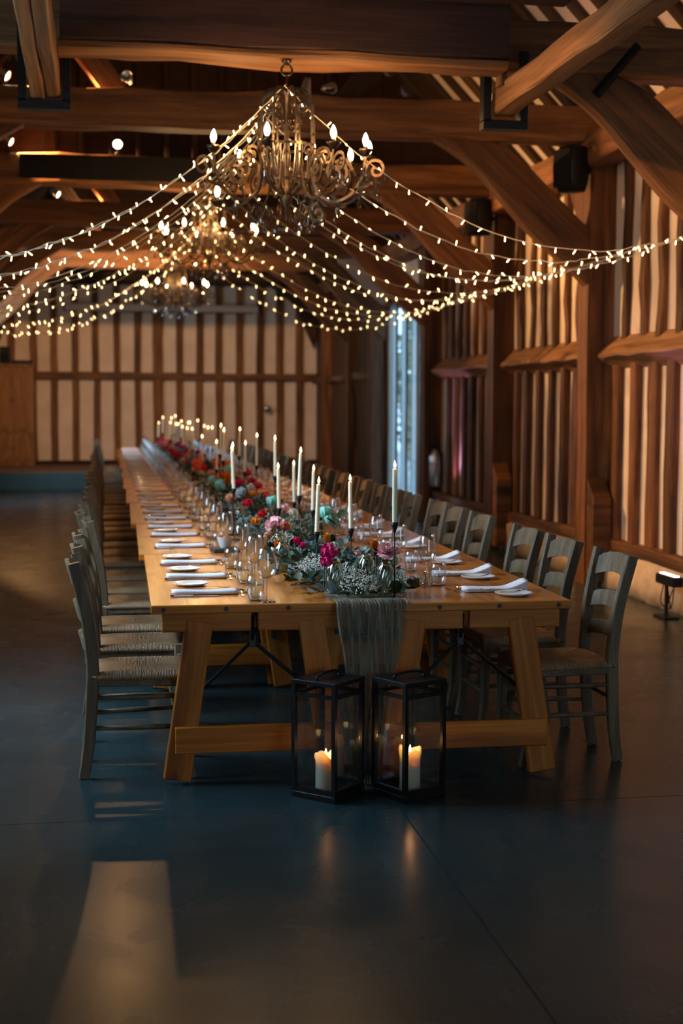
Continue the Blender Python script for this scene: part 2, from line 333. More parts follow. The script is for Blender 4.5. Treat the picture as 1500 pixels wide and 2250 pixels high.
# cheesecloth: open weave, threads partly let the light through
m = bpy.data.materials.new('sage_cheesecloth'); m.use_nodes = True; nt = m.node_tree; b = nt.nodes['Principled BSDF']; out = nt.nodes['Material Output']
tc = N(nt, 'ShaderNodeTexCoord'); mp = N(nt, 'ShaderNodeMapping'); mp.inputs['Scale'].default_value = (90, 8, 5); L(nt, tc.outputs['Object'], mp.inputs['Vector'])
nz = N(nt, 'ShaderNodeTexNoise'); nz.inputs['Scale'].default_value = 1; nz.inputs['Detail'].default_value = 4; L(nt, mp.outputs[0], nz.inputs['Vector'])
r = ramp(nt, [(0.3, (0.10, 0.115, 0.09)), (0.7, (0.20, 0.215, 0.165))]); L(nt, nz.outputs[0], r.inputs[0]); L(nt, r.outputs[0], b.inputs['Base Color']); b.inputs['Roughness'].default_value = 0.9
ra = ramp(nt, [(0.38, (0.50, 0.50, 0.50)), (0.62, (0.93, 0.93, 0.93))]); L(nt, nz.outputs[0], ra.inputs[0]); L(nt, ra.outputs[0], b.inputs['Alpha'])
M['gauze'] = m
def leafmat(name, c1, c2):
    m, nt, b = nmat(name); g = N(nt, 'ShaderNodeNewGeometry'); r = ramp(nt, [(0.0, c1), (1.0, c2)]); L(nt, g.outputs['Random Per Island'], r.inputs[0])
    L(nt, r.outputs[0], b.inputs['Base Color']); b.inputs['Roughness'].default_value = 0.5; b.inputs['Specular IOR Level'].default_value = 0.35; return m
M['euc'] = leafmat('eucalyptus_leaf', (0.055, 0.095, 0.085), (0.22, 0.31, 0.31))
M['ruscus'] = leafmat('dark_green_leaf', (0.012, 0.03, 0.016), (0.045, 0.085, 0.035))
M['light_leaf'] = leafmat('fresh_green_leaf', (0.10, 0.17, 0.05), (0.20, 0.28, 0.09))
M['stem'] = plain('green_stem', (0.06, 0.09, 0.035), 0.6)
M['gyp'] = plain('tiny_white_blossom', (0.74, 0.74, 0.66), 0.7)
PET = {'magenta': (0.88, 0.02, 0.24), 'pale pink': (0.92, 0.50, 0.50), 'orange': (0.90, 0.32, 0.03), 'red': (0.80, 0.03, 0.05), 'peach': (0.85, 0.48, 0.33),
       'mint': (0.40, 0.80, 0.68), 'pale blue': (0.55, 0.74, 0.80), 'cream': (0.82, 0.76, 0.60), 'coral': (0.82, 0.22, 0.13), 'plum': (0.20, 0.03, 0.09), 'white': (0.82, 0.80, 0.76)}
for k, c in PET.items():
    m, nt, b = nmat(k.replace(' ', '_') + '_petal'); g = N(nt, 'ShaderNodeNewGeometry')
    r = ramp(nt, [(0.0, tuple(x * .78 for x in c)), (1.0, tuple(min(1, x * 1.08) for x in c))]); L(nt, g.outputs['Random Per Island'], r.inputs[0]); L(nt, r.outputs[0], b.inputs['Base Color'])
    b.inputs['Roughness'].default_value = 0.6; b.inputs['Subsurface Weight'].default_value = 0.0; M['pet_' + k] = m
M['pollen'] = plain('dark_flower_centre', (0.03, 0.015, 0.03), 0.8)
M['hedge'] = leafmat('outdoor_leaf', (0.10, 0.17, 0.11), (0.34, 0.46, 0.36))
M['ground'] = mottled('gravel_ground', (0.30, 0.33, 0.34), (0.45, 0.48, 0.48), scale=8, rough=0.9)
M['frame_white'] = plain('pale_window_frame', (0.62, 0.72, 0.76), 0.5)
M['case'] = plain('cream_screen_case', (0.60, 0.47, 0.36), 0.6)
# ------------------------------------------------------------------ the barn itself
def beam(name, p0, p1, w, h, mat, jit=0.008, ch=0.012, parent=None, seg=0.3, sag=0.0, upv=(0, 0, 1)):
    """timber from p0 to p1, grain along its length, hand-hewn faces"""
    p0 = Vector(p0); p1 = Vector(p1); d = p1 - p0; Ln = d.length; x = d.normalized()
    u = Vector(upv); y = u.cross(x)
    if y.length < 1e-3: y = Vector((0, 1, 0)).cross(x) if abs(x.y) < .9 else Vector((1, 0, 0))
    y.normalize(); z = x.cross(y)
    n = max(2, int(Ln / seg) + 1); v = []; sec = chamfer(w, h, min(ch, w * .3, h * .3))
    py = pz = 0.0
    for i in range(n):
        t = i / (n - 1)
        py = py * .6 + random.uniform(-jit, jit); pz = pz * .6 + random.uniform(-jit, jit)
        for a, b in sec:
            v.append((t * Ln, a + py + random.uniform(-jit, jit) * .4, b + pz + random.uniform(-jit, jit) * .4 - sag * 4 * t * (1 - t)))
    o = link(name, mesh(name, v, ringfaces(n, 8), M[mat] if isinstance(mat, str) else mat), parent)
    o.matrix_world = Matrix(((x.x, y.x, z.x, p0.x), (x.y, y.y, z.y, p0.y), (x.z, y.z, z.z, p0.z), (0, 0, 0, 1)))
    if parent is None: o['kind'] = 'structure'
    return o
def struct(mb, name, mat, smooth=False):
    o = mb.obj(name, M[mat], None, smooth); o['kind'] = 'structure'; return o
tn = [0]
def trim():
    tn[0] += 1; return 'trim_%d' % tn[0]

XL, XR, Y0, Y1 = -2.22, 4.42, -4.0, 29.5
CX = 1.08
struct(MB().box(((XL + XR) / 2, (Y0 + Y1) / 2, -0.05), (XR - XL + .6, Y1 - Y0 + .6, 0.1)), 'floor', 'floor')
# right wall: solid parts round the tall window (Y 19.3..22.2, z 0.22..3.1)
b = MB(); WX = XR + 0.06
for ya, yb, za, zb in ((Y0, 19.28, -.05, 4.3), (22.25, Y1, -.05, 4.3), (19.28, 22.25, -.05, .2), (19.28, 22.25, 3.12, 4.3)):
    b.box((WX, (ya + yb) / 2, (za + zb) / 2), (0.12, yb - ya, zb - za))
struct(b, 'wall_right', 'plaster')
# left wall with its three glazed openings
b = MB(); ops = [(5.6, 8.2, 1.2, 3.5), (21.5, 24.5, 0.7, 3.3)]
ya = Y0
for a, c, z0, z1 in ops + [(Y1, Y1, 0, 0)]:
    b.box((XL - .06, (ya + a) / 2, 2.1), (.12, a - ya, 4.4)); ya = c
    if c > a:
        b.box((XL - .06, (a + c) / 2, z0 / 2 - .02), (.12, c - a, z0 + .04)); b.box((XL - .06, (a + c) / 2, (z1 + 4.3) / 2), (.12, c - a, 4.3 - z1))
struct(b, 'wall_left', 'plaster')
for i, (a, c, z0, z1) in enumerate(ops):
    wd = struct(MB().box((XL - .05, (a + c) / 2, (z0 + z1) / 2), (.012, c - a, z1 - z0)), 'window_%d' % (i + 2), 'window_glass')
    b = MB()
    for k in range(4): b.box((XL - .03, a + (c - a) * k / 3, (z0 + z1) / 2), (.06, .06, z1 - z0))
    b.box((XL - .03, (a + c) / 2, z0), (.06, c - a, .06)); b.box((XL - .03, (a + c) / 2, z1), (.06, c - a, .06))
    b.obj('window_frame', M['oak'], wd)
struct(MB().box((CX, Y1 + .06, 2.2), (XR - XL + .3, .12, 4.5)), 'wall_back', 'plaster')
b = MB()
for xa, xb, za, zb in ((XL - .15, 1.2, -.05, 4.45), (4.0, XR + .15, -.05, 4.45), (1.2, 4.0, 3.1, 4.45), (1.2, 4.0, -.05, .4)): b.box(((xa + xb) / 2, Y0 - .06, (za + zb) / 2), (xb - xa, .12, zb - za))
struct(b, 'wall_front', 'plaster')
wd = struct(MB().box((2.6, Y0 - .05, 1.75), (2.8, .012, 2.7)), 'window_4', 'window_glass')  # unseen opening, added to go with the frontal fill
b = MB()
for k in range(4): b.box((1.2 + 2.8 * k / 3, Y0 - .03, 1.75), (.07, .06, 2.7))
b.obj('window_frame', M['oak'], wd)
struct(MB().poly([(XL - .1, 4.2), (XR + .1, 4.2), (CX, 7.65)], .12), 'wall_gable', 'board_red').location = (0, Y1 + .06, 0)
struct(MB().poly([(XL - .1, 4.2), (XR + .1, 4.2), (CX, 7.65)], .12), 'wall_gable', 'board_red').location = (0, Y0 - .06, 0)
# roof slopes, plastered between the rafters
for s, nm in ((1, 'ceiling_right'), (-1, 'ceiling_left')):
    xe = CX + s * 3.55; ze = 3.78; zr = 7.5
    struct(MB().add([(xe, Y0 - .2, ze), (xe, Y1 + .2, ze), (CX, Y1 + .2, zr), (CX, Y0 - .2, zr), (xe + s * .1, Y0 - .2, ze + .1), (xe + s * .1, Y1 + .2, ze + .1), (CX, Y1 + .2, zr + .15), (CX, Y0 - .2, zr + .15)],
                    [(0, 1, 2, 3), (7, 6, 5, 4), (0, 4, 5, 1), (1, 5, 6, 2), (0, 3, 7, 4)]), nm, 'plaster_roof')
    y = 4.3
    while y < Y1 - .1:
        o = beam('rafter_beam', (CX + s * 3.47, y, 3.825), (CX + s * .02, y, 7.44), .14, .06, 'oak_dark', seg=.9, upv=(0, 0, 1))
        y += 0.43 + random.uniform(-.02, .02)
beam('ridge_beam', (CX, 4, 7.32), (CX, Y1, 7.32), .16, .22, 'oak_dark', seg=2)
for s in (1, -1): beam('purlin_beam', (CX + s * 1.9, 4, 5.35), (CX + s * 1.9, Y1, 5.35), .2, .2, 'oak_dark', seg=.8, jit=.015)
TY = [9.05, 12.15, 15.25, 18.65, 21.75, 24.7]
TZ = [3.72, 3.86, 3.84, 3.83, 3.85, 3.86]
# wall plates
for s, x in ((1, 4.24), (-1, -2.06)):
    pts = [3.0] + TY + [Y1]
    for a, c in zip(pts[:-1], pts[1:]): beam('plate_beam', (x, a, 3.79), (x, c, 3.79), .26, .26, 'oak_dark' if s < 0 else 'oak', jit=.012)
def curved_brace(pts_in, pts_out, y, dep, mat, name='brace_beam'):
    """curved brace: inner and outer edge curves in the truss plane"""
    A = catmull([(p[0], 0, p[1]) for p in pts_in], 5); B = catmull([(p[0], 0, p[1]) for p in pts_out], 5)
    o0 = A[0].copy(); ax = (A[-1] - A[0]).normalized(); az = Vector((-ax.z, 0, ax.x)); v = []
    for a, c in zip(A, B):
        for p, yy in ((a, -dep / 2 + .008), (a * .94 + c * .06, -dep / 2), (c * .94 + a * .06, -dep / 2), (c, -dep / 2 + .008), (c, dep / 2), (a, dep / 2)):
            d = p - o0; v.append((d.dot(ax), yy, d.dot(az)))
    o = link(name, mesh(name, v, ringfaces(len(A), 6), M[mat])); o['kind'] = 'structure'
    o.matrix_world = Matrix(((ax.x, 0, az.x, o0.x), (0, 1, 0, y), (ax.z, 0, az.z, o0.z), (0, 0, 0, 1)))
    return o
def post(x, y, jowl=1, mat='oak_stud', w=.27, d=.26):
    b = MB(); s = 1 if x > CX else -1
    prof = [(0, 0), (.5, .005), (1.2, -.004), (2.0, .006), (2.75, 0), (2.9, .05), (3.05, .09), (3.3, .15), (3.62, .2), (3.9, .22)]
    v = []
    for z, j in prof:
        jj = j * jowl
        for a, c in ((-d / 2, -w / 2), (d / 2, -w / 2), (d / 2, w / 2 + jj), (-d / 2, w / 2 + jj)):
            v.append((z, a + random.uniform(-.008, .008), c + random.uniform(-.008, .008)))
    o = link('post_column', mesh('post_column', v, ringfaces(len(prof), 4), M[mat])); o['kind'] = 'structure'
    # local x up, y -> world x, z -> world y
    o.matrix_world = Matrix(((0, 1, 0, x), (0, 0, 1, y), (1, 0, 0, 0), (0, 0, 0, 1))); return o
for i, (y, z) in enumerate(zip(TY, TZ)):
    beam('tie_beam', (XL - .05, y, z + .15), (XR + .02, y, z + .15), .26, .31, 'oak', jit=.016, sag=-.01 if i == 1 else 0.0)
    post(4.31, y + .02 if i != 4 else 22.42); post(-2.12, y + .02)
    t = z + .04
    for s in (1, -1):
        X = lambda x: CX + s * (x - CX)
        inner = [(X(2.72), t), (X(3.15), t - .28), (X(3.62), t - .78), (X(4.02), t - 1.12), (X(4.26), t - 1.34)]
        outer = [(X(2.98), t + .02), (X(3.45), t - .12), (X(3.86), t - .48), (X(4.12), t - .72), (X(4.28), t - .84)]
        curved_brace(inner, outer, y - .03, .15, 'oak')
    if i in (0, 1, 3, 4, 5):   # raking struts above the tie
        for s in (1, -1):
            beam('strut_beam', (CX + s * .95, y + .02, z + .28), (CX + s * 1.9, y + .02, z + 1.5), .14, .2, 'oak_dark' if s > 0 else 'oak', seg=.5)
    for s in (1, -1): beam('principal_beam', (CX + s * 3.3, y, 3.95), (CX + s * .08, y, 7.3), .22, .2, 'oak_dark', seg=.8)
# boarded partition over the third truss
b = MB(); yb = TY[2] + .12; xx = CX - 2.9
while xx < CX + 2.9:
    h = 7.15 - abs(xx + .1 - CX) * 1.02; lo = TZ[2] + .29
    if h > lo + .1: b.box((xx + .1, yb, (lo + h) / 2), (.196, .03, h - lo))
    xx += .2
struct(b, 'wall_partition', 'board_red')
for k in range(-4, 7):
    xx = CX - .42 + k * .29
    if abs(xx - CX) < 1.6: beam('stud_column', (xx, yb - .05, TZ[2] + .3), (xx, yb - .05, 7.0 - abs(xx - CX) * 1.03), .06, .05, 'board_red', seg=1.2)
# trimmed opening: hung beam across, two carried on steel stirrups
beam('cross_beam', (-.24, 8.62, 3.86), (2.43, 8.62, 3.86), .26, .36, 'board_red', jit=.01)
beam('cross_beam', (-.25, 8.62, 3.655), (2.42, 8.62, 3.655), .25, .05, 'oak', jit=.012)  # separate paler underside: the warm light on it put into the colour
beam('cross_beam', (-.45, 8.38, 4.06), (2.75, 8.38, 4.06), .18, .14, 'board_red', jit=.008)
beam('carried_beam', (-.385, 8.93, 3.53), (-.395, 4.2, 3.9), .085, .22, 'oak', jit=.006)
beam('carried_beam', (-.296, 8.93, 3.53), (-.30, 4.2, 3.9), .085, .22, 'oak', jit=.006)
beam('carried_beam', (2.52, 8.95, 3.51), (2.57, 4.6, 3.53), .15, .16, 'oak', jit=.008)
beam('post_column', (2.44, 8.72, 3.56), (2.44, 8.72, 3.86), .05, .10, 'oak', jit=.003)
for x0, x1, zb in ((-.5, -.19, 3.38), (2.37, 2.66, 3.36)):
    b = MB().box(((x0 + x1) / 2, 8.92, zb), (x1 - x0, .10, .055)); b.box((x0 + .025, 8.92, zb + .24), (.05, .10, .44)); b.box((x1 - .025, 8.92, zb + .24), (.05, .10, .44))
    struct(b, trim(), 'black')
for x in (-.05, .62, .78, 1.65): beam('joist_column', (x, 8.3, 4.12), (x, 8.3, 5.0), .10 if x != .62 else .17, .08, 'oak_dark', seg=.5)
beam('collar_beam', (CX - 2.4, 8.7, 4.75), (CX + 2.4, 8.7, 4.75), .2, .3, 'oak_dark')
# steel rod by the near brace
struct(MB().tube([(3.40, 8.93, 3.90), (3.13, 8.93, 3.58)], .032, 10), trim(), 'black')
# right wall: plinth, sill, rails and studs bay by bay
b = MB(); n = 60; v = []
for i in range(n + 1):
    y = Y0 + (18.7 - Y0) * i / n
    for x, z in ((XR + .02, -.01), (XR - .13 + random.uniform(-.012, .012), -.01), (XR - .125 + random.uniform(-.014, .014), .14), (XR - .12 + random.uniform(-.012, .012), .29), (XR - .09, .325 + random.uniform(-.008, .008)), (XR + .02, .33)): v.append((x, y, z))
b.add(v, ringfaces(n + 1, 6)); struct(b, 'baseboard_right', 'plinth', True)
bays = [(2.8, 5.9), (5.9, 9.05), (9.05, 12.15), (12.15, 15.25), (15.25, 18.65)]
post(4.31, 5.9); post(4.31, 2.8)
for bi, (ya, yb) in enumerate(bays):
    beam('sill_trim', (XR - .045, ya, .375), (XR - .045, yb, .375), .13, .10, 'oak_stud', jit=.01)
    # mid rail: sloping ledge
    a0, a1 = ya + .15, yb - .12; v = []; nn = 10
    for i in range(nn + 1):
        y = a0 + (a1 - a0) * i / nn; e = random.uniform(-.012, .012); e2 = random.uniform(-.01, .01); q = .0 if 0 < i < nn else .03
        for x, z in ((XR + .01, 1.90), (XR - .10, 1.965 + e2), (XR - .185 + e + q, 2.005 + e2), (XR - .19 + e + q, 2.03 + e2), (XR + .01, 2.20)): v.append((y - a0, x, z))
    o = link('rail_trim', mesh('rail_trim', v, [tuple(reversed(f)) for f in ringfaces(nn + 1, 5)], M['oak_light'])); o['kind'] = 'structure'
    o.matrix_world = Matrix(((0, 1, 0, 0), (1, 0, 0, a0), (0, 0, 1, 0), (0, 0, 0, 1)))
    y = ya + .34
    while y < yb - .25:
        q = random.uniform(-.02, .02)
        beam('stud_column', (XR - .005, y + q, .42), (XR - .005, y + q + random.uniform(-.02, .02), 1.97), .155 + random.uniform(-.03, .025), .09 + random.uniform(0, .035), 'oak_stud', jit=.007, upv=(1, 0, 0))
        y += .405
    y = ya + .28 + random.uniform(0, .1)
    while y < yb - .22:
        q = random.uniform(-.03, .03)
        beam('stud_column', (XR - .005, y + q, 2.13), (XR - .005, y + q + random.uniform(-.05, .05), 3.72), .115 + random.uniform(-.035, .03), .095, 'oak_stud', jit=.014, upv=(1, 0, 0), seg=.22)
        y += .385
    # straight wind brace up to the plate, and a short inclined pad at the post foot
    if bi >= 1: beam('wind_brace_beam', (XR - .05, ya + .18, 2.75), (XR - .05, ya + .85, 3.7), .12, .12, 'oak_stud', upv=(1, 0, 0), jit=.012)
    if bi in (2, 3): 
        o = MB().poly([(yb - .34, 0.05), (yb - .16, .05), (yb - .16, .95), (yb - .34, .78)], .16, 0); oo = o.obj('post_pad_trim', M['oak_stud'], None, False, (XR - .16, 0, 0)); oo['kind'] = 'structure'
# dark boarding between the tall window and the end wall
b = MB(); y = 22.5
while y < Y1:
    b.box((XR - .03, y + .12, 1.95), (.05 + random.uniform(0, .03), .232, 3.9)); y += .24
struct(b, 'wall_boarding', 'board_wall')
beam('rail_trim', (XR - .1, 22.55, 2.05), (XR - .1, Y1, 2.05), .12, .12, 'board_wall')
post(4.31, 27.6, 0)
# tall window: slim mullions inside, glass, pale fins outside
wd = struct(MB().box((XR + .03, 20.77, 1.65), (.01, 2.96, 2.95)), 'window_1', 'window_glass')
b = MB()
for y in (20.02, 20.76, 21.5, 22.2): b.box((XR + .10, y - .05, 1.66), (.075, .05, 2.94))
for z in (.23, 3.09): b.box((XR + .07, 20.77, z), (.07, 2.96, .06))
b.obj('window_frame', M['frame_white'], wd)
for y in (19.3, 20.02, 20.76, 21.5, 22.22): beam('mullion_trim', (XR - .0, y, .2), (XR - .0, y, 3.12), .055, .035, 'oak_stud', upv=(1, 0, 0), jit=.002)
beam('lintel_trim', (XR - .02, 18.8, 3.2), (XR - .02, 22.3, 3.2), .10, .16, 'oak_stud')
beam('plate_beam', (XR - .03, 18.7, .14), (XR - .03, 22.3, .14), .12, .12, 'oak_stud')
# pale plaster infill behind the far braces
for pts, y in (([(3.55, 3.8), (4.40, 3.85), (4.43, 3.2), (3.98, 3.02), (3.72, 3.2)], 21.75), ([(3.95, 3.9), (4.42, 3.9), (4.42, 2.5), (4.1, 2.95)], 24.62)):
    struct(MB().poly(pts, .03), trim(), 'plaster_roof').location = (0, y + .1, 0)
# stage and end wall framing
SY = 26.45
struct(MB().box(((XL + XR) / 2, SY - .016, .15), (XR - XL, .03, .30)), 'stage_wall', 'stage')
struct(MB().box(((XL + XR) / 2, (SY + Y1) / 2, .16), (XR - XL, Y1 - SY, .33)), 'stage_floor', 'carpet')
beam('sill_trim', (XL, Y1 - .05, .36), (XR, Y1 - .05, .36), .1, .09, 'oak_dark')
beam('rail_trim', (XL, Y1 - .07, 2.12), (XR, Y1 - .07, 2.12), .14, .15, 'oak')
beam('end_tie_beam', (XL, Y1 - .1, 4.1), (XR, Y1 - .1, 4.1), .2, .26, 'oak_dark')
k = -8
for k in range(-8, 8):
    x = 1.075 + k * .415
    if XL < x < XR:
        for z0, z1 in ((.4, 2.05), (2.19, 4.0)):
            q = random.uniform(-.015, .015)
            beam('stud_column', (x + q, Y1 - .05, z0), (x + q + random.uniform(-.015, .015), Y1 - .05, z1), .13 if k else .2, .10 if k else .15, 'oak', upv=(0, 1, 0), jit=.007)
for s in (1, -1): curved_brace([(CX + s * 2.25, 4.0), (CX + s * 2.75, 3.6), (CX + s * 3.2, 2.7)], [(CX + s * 2.5, 4.0), (CX + s * 2.95, 3.72), (CX + s * 3.25, 3.1)], Y1 - .2, .12, 'oak_dark')
# outside: ground and planting seen through the glass
o = MB().box((14, 18, -.1), (19, 60, .1)).obj('ground_outside', M['ground']); o['kind'] = 'structure'
o = MB().box((9.5, 30, .30), (.3, 30, .6)).obj('outside_wall', M['frame_white']); o['kind'] = 'structure'
def foliage_mesh(name, n, sx, sy, sz, size, mat, seed):
    g = np.random.default_rng(seed); v = []; f = []
    for i in range(n):
        p = g.normal(size=3); p /= np.linalg.norm(p); p *= g.uniform(.55, 1) ; c = p * (sx, sy, sz)
        a = g.normal(size=3); a /= np.linalg.norm(a); q = np.cross(a, g.normal(size=3)); q /= np.linalg.norm(q); r = np.cross(a, q); s = size * g.uniform(.6, 1.4); j = len(v)
        v += [c - q * s, c + r * s * .5, c + q * s, c - r * s * .5]; f.append((j, j + 1, j + 2, j + 3))
    return mesh(name, v, f, mat)
hm = foliage_mesh('outdoor_shrub', 900, .62, .9, 1.95, .10, M['hedge'], 3)
for i, (x, y, z, lb) in enumerate(((6.3, 27.3, 1.86, 'leafy shrub standing just outside the glass of the tall window'), (6.9, 30.6, 1.86, 'leafy shrub outside, behind the middle mullion of the tall window'), (7.6, 34.5, 1.86, 'leafy shrub outside, deepest in the garden beyond the tall window'))):
    o = link('outdoor_shrub', hm, None, (x, y, z)); tag(o, lb, 'shrub', 'shrubs outside the window')
# ------------------------------------------------------------------ trestle tables
TBL_Y = [5.86 + 2.03 * k for k in range(10)]
def make_table():
    """local frame: x across (0..0.885), y along (0..2.0), seen from the narrow end"""
    t = thing('trestle_table', '', 'table')
    W, Ln, T = .885, 2.0, .76
    tp = MB().box((W / 2, Ln / 2, T - .0165), (W, Ln, .033), None).obj('tabletop', M['pine_top'], t)
    for yy in (.004, Ln - .004):
        e = link('edge_board', edge_mesh, tp, (W / 2, yy, T - .0175))
    pl = MB().lathe([(0.0, 0), (.010, .0), (.0105, .002), (0.0, .0021)], 12, Matrix.Rotation(PI / 2, 4, 'X')); plug = mesh('wood_plug', pl.v, pl.f, M['slate'])
    for i in range(4): link('wood_plug', plug, tp, (.05 + i * .26, -.0055, T - .018))
    for yy in (.03, Ln - .03):
        for x0, x1 in ((.045, .415), (.445, .84)):
            ap = link('apron', board_mesh(x1 - x0, .036, .082), t, (x0, yy, T - .033 - .041))
        for (xt, xb) in ((.20, .105), (.67, .775)):
            d = Vector((xb - xt, 0, -.66)); 
            lg = link('leg', board_mesh(.676, .045, .115), t, (xt, yy + .002, .688)); ang = math.atan2(-d.z, d.x)
            lg.rotation_euler = (0, ang, 0)
        st = link('stretcher', board_mesh(.69, .03, .115), t, (.0965, yy - .02 if yy < 1 else yy + .02, .19))
    # black folding stay: strap from the apron, joint, two rods
    for yy, s in ((.06, 1), (Ln - .06, -1)):
        b = MB(); j = Vector((.43, yy + .06 * s, .585))
        b.tube([(.425, yy, .70), tuple(j)], .009, 6); b.box(tuple(j), (.026, .022, .05)); b.tube([tuple(j), (.175, yy - .01 * s, .36)], .007, 6)
        b.tube([tuple(j), (.70, yy - .01 * s, .36)], .009, 6); b.box((.712, yy, .345), (.02, .05, .11)); b.box((.165, yy, .345), (.02, .04, .06)); b.tube([tuple(j), (.43, yy + .5 * s, .70)], .008, 6)
        b.obj('folding_stay', M['black'], t)
    return t
def board_mesh(l, w, h):
    b = MB().box((l / 2, 0, 0), (l, w, h), None, .005); return mesh('board', b.v, b.f, M['pine'])
_b = MB().box((0, 0, 0), (.887, .02, .036), None, .004); edge_mesh = mesh('edge_board', _b.v, _b.f, M['pine'])
for x in ('leg',): pass
t0 = make_table()
for k, y in enumerate(TBL_Y):
    for s, x in ((0, .18), (1, 1.075)):
        side = 'open-floor half' if s == 0 else 'timber-wall half'
        lb = ('varnished pine trestle table at the front, ' + side + ', dark plugs in its edge') if k == 0 else 'varnished pine trestle table, %s along from the front, %s of the row' % (ordw(k + 1), side)
        o = t0 if (k == 0 and s == 0) else dup(t0)
        o.location = (x + (random.uniform(.0, .014) * (1 if s else -1) if k else 0), y, 0); o['label'] = lb; o['group'] = 'trestle tables end to end'
        if k == 0: o.rotation_euler = (0, 0, -.012); o.location.y += .02 if s == 0 else -.045
# ------------------------------------------------------------------ ladder-back rush chairs (local +x faces the table)
def make_chair():
    t = thing('dining_chair', '', 'chair')
    ch = M['chair']
    def rail(name, p0, p1, r, sec=None):
        b = MB()
        if sec: b.sweep([p0, p1], sec)
        else:
            p0, p1 = Vector(p0), Vector(p1); b.tube([p0, p0.lerp(p1, .5), p1], r, 8, [.85, 1.1, .85])
        return b.obj(name, ch, t, sec is None)
    for s in (-1, 1):
        P = catmull([(-.238, s * .150, 0), (-.214, s * .156, .16), (-.199, s * .165, .40), (-.198, s * .168, .50), (-.220, s * .18, .70), (-.272, s * .198, .925)], 4)
        n = len(P); scl = [.86 + .14 * math.sin(PI * min(1, i / (n * .55)) * .5) - .14 * max(0, (i / n - .5)) for i in range(n)]
        b = MB(); b.sweep(P, chamfer(.054, .033, .006), ref=(0, 1, 0), scale=scl)
        b.obj('back_post', ch, t)
        fp = MB().lathe([(.0, 0), (.014, 0), (.014, .008), (0, .008)], 10).obj('foot_glide', M['black_plastic'], t, False, (-.238, s * .150, -.004))
        P = catmull([(.222, s * .190, 0), (.200, s * .192, .12), (.195, s * .196, .3), (.192, s * .198, .462)], 4)
        b = MB(); b.sweep(P, chamfer(.042, .042, .008), ref=(0, 1, 0), scale=[.72 + .28 * min(1, i / (len(P) * .6)) for i in range(len(P))])
        b.obj('leg', ch, t)
        for z, r in ((.345, .011), (.215, .011)): rail('stretcher', (-.205 - (.3 - z) * .1, s * .158, z), (.195, s * .193, z + .008), r)
        rail('seat_rail', (-.195, s * .166, .414), (.192, s * .194, .414), 0, chamfer(.022, .036, .004))
    for z in (.29, .17): rail('stretcher', (.197, -.19, z + .02), (.197, .19, z + .02), .011)
    rail('stretcher', (-.212, -.158, .28), (-.212, .158, .28), .010)
    rail('seat_rail', (.193, -.19, .414), (.193, .19, .414), 0, chamfer(.022, .036, .004)); rail('seat_rail', (-.197, -.16, .414), (-.197, .16, .414), 0, chamfer(.022, .036, .004))
    # slats: arched and bowed
    for z0, z1, hw, arch in ((.80, .895, .185, .03), (.655, .728, .176, .022), (.525, .592, .17, .02)):
        v = []; nn = 11
        for i in range(nn):
            q = -1 + 2 * i / (nn - 1); y = q * hw; xb = -.05 * (1 - q * q) * .55
            pz = lambda z: -.205 - max(0, z - .5) ** 1.25 * .20
            lo = z0 + arch * (1 - q * q); hi = z1 + arch * .85 * (1 - q * q) - (.012 if abs(q) > .95 else 0)
            for z, dx in ((lo, -.009), (hi, -.009), (hi, .009), (lo, .009)): v.append((pz((z0 + z1) / 2) + xb + dx - (z - (z0 + z1) / 2) * .28, y, z))
        link('slat', mesh('slat', v, ringfaces(nn, 4), ch), t)
    # rush seat: cushion wrapped round the rails, dipping along the four diagonals to the middle
    v = []; n = 14
    for j, zz in ((0, 0), (1, 1)):
        for a in range(n + 1):
            for c in range(n + 1):
                q, p = -1 + 2 * a / n, -1 + 2 * c / n
                x = q * .212 + .0; hy = .182 + .026 * (q + 1) / 2; y = p * hy
                e = max(abs(q), abs(p)); edge = max(0, (e - .82) / .18)
                diag = abs(abs(q) - abs(p)); dip = -.006 * (1 - min(1, diag / .25)) * (1 - e * .3) - .010 * (1 - e)
                z = .463 + dip - .020 * edge ** 2 if j == 1 else .424
                if e > .999 and j == 1: z = .444
                v.append((x * (1 - .02 * (edge if j == 0 else 0)), y, z))
    f = []; m = n + 1
    for a in range(n):
        for c in range(n):
            i = a * m + c; f.append((i, i + 1, i + m + 1, i + m)); k = i + m * m; f.append((k, k + m, k + m + 1, k + 1))
    for a in range(n):
        for (i, k) in ((a, a + 1), ((n * m + a + 1), (n * m + a)), ((a + 1) * m, a * m), (a * m + n, (a + 1) * m + n)): f.append((i, i + m * m, k + m * m, k))
    link('seat', mesh('seat', v, f, M['rush'], True), t)
    return t
c0 = make_chair(); first = True
SEAT_OFF = [.40, 1.0, 1.6]
for s in (0, 1):
    i = 0
    for k in range(10):
        for q in range(3):
            i += 1
            y = TBL_Y[k] + SEAT_OFF[q] + random.uniform(-.03, .03); x = (.135 if s == 0 else 1.99) + random.uniform(-.018, .018)
            rz = (0 if s == 0 else PI) + random.uniform(-.05, .05)
            if s == 0 and i == 1: x, y, rz = .137, 6.19, -.01
            if s == 0 and i == 4: x = .17
            if s == 1 and i <= 5: x, y = [(2.015, 6.15), (2.0, 6.83), (1.99, 7.42), (1.99, 8.36), (1.985, 9.0)][i - 1]; rz = PI + .03
            side = 'beside the open floor' if s == 0 else 'on the timber-wall side'
            lb = '%s grey ladder-back chair with rush seat, %s, from the lantern end' % (ordw(i), side)
            o = c0 if first else dup(c0); first = False
            o.location = (x, y, 0.004); o.rotation_euler = (0, 0, rz); o['label'] = lb; o['group'] = 'rush-seated chairs, open-floor row' if s == 0 else 'rush-seated chairs, timber-wall row'
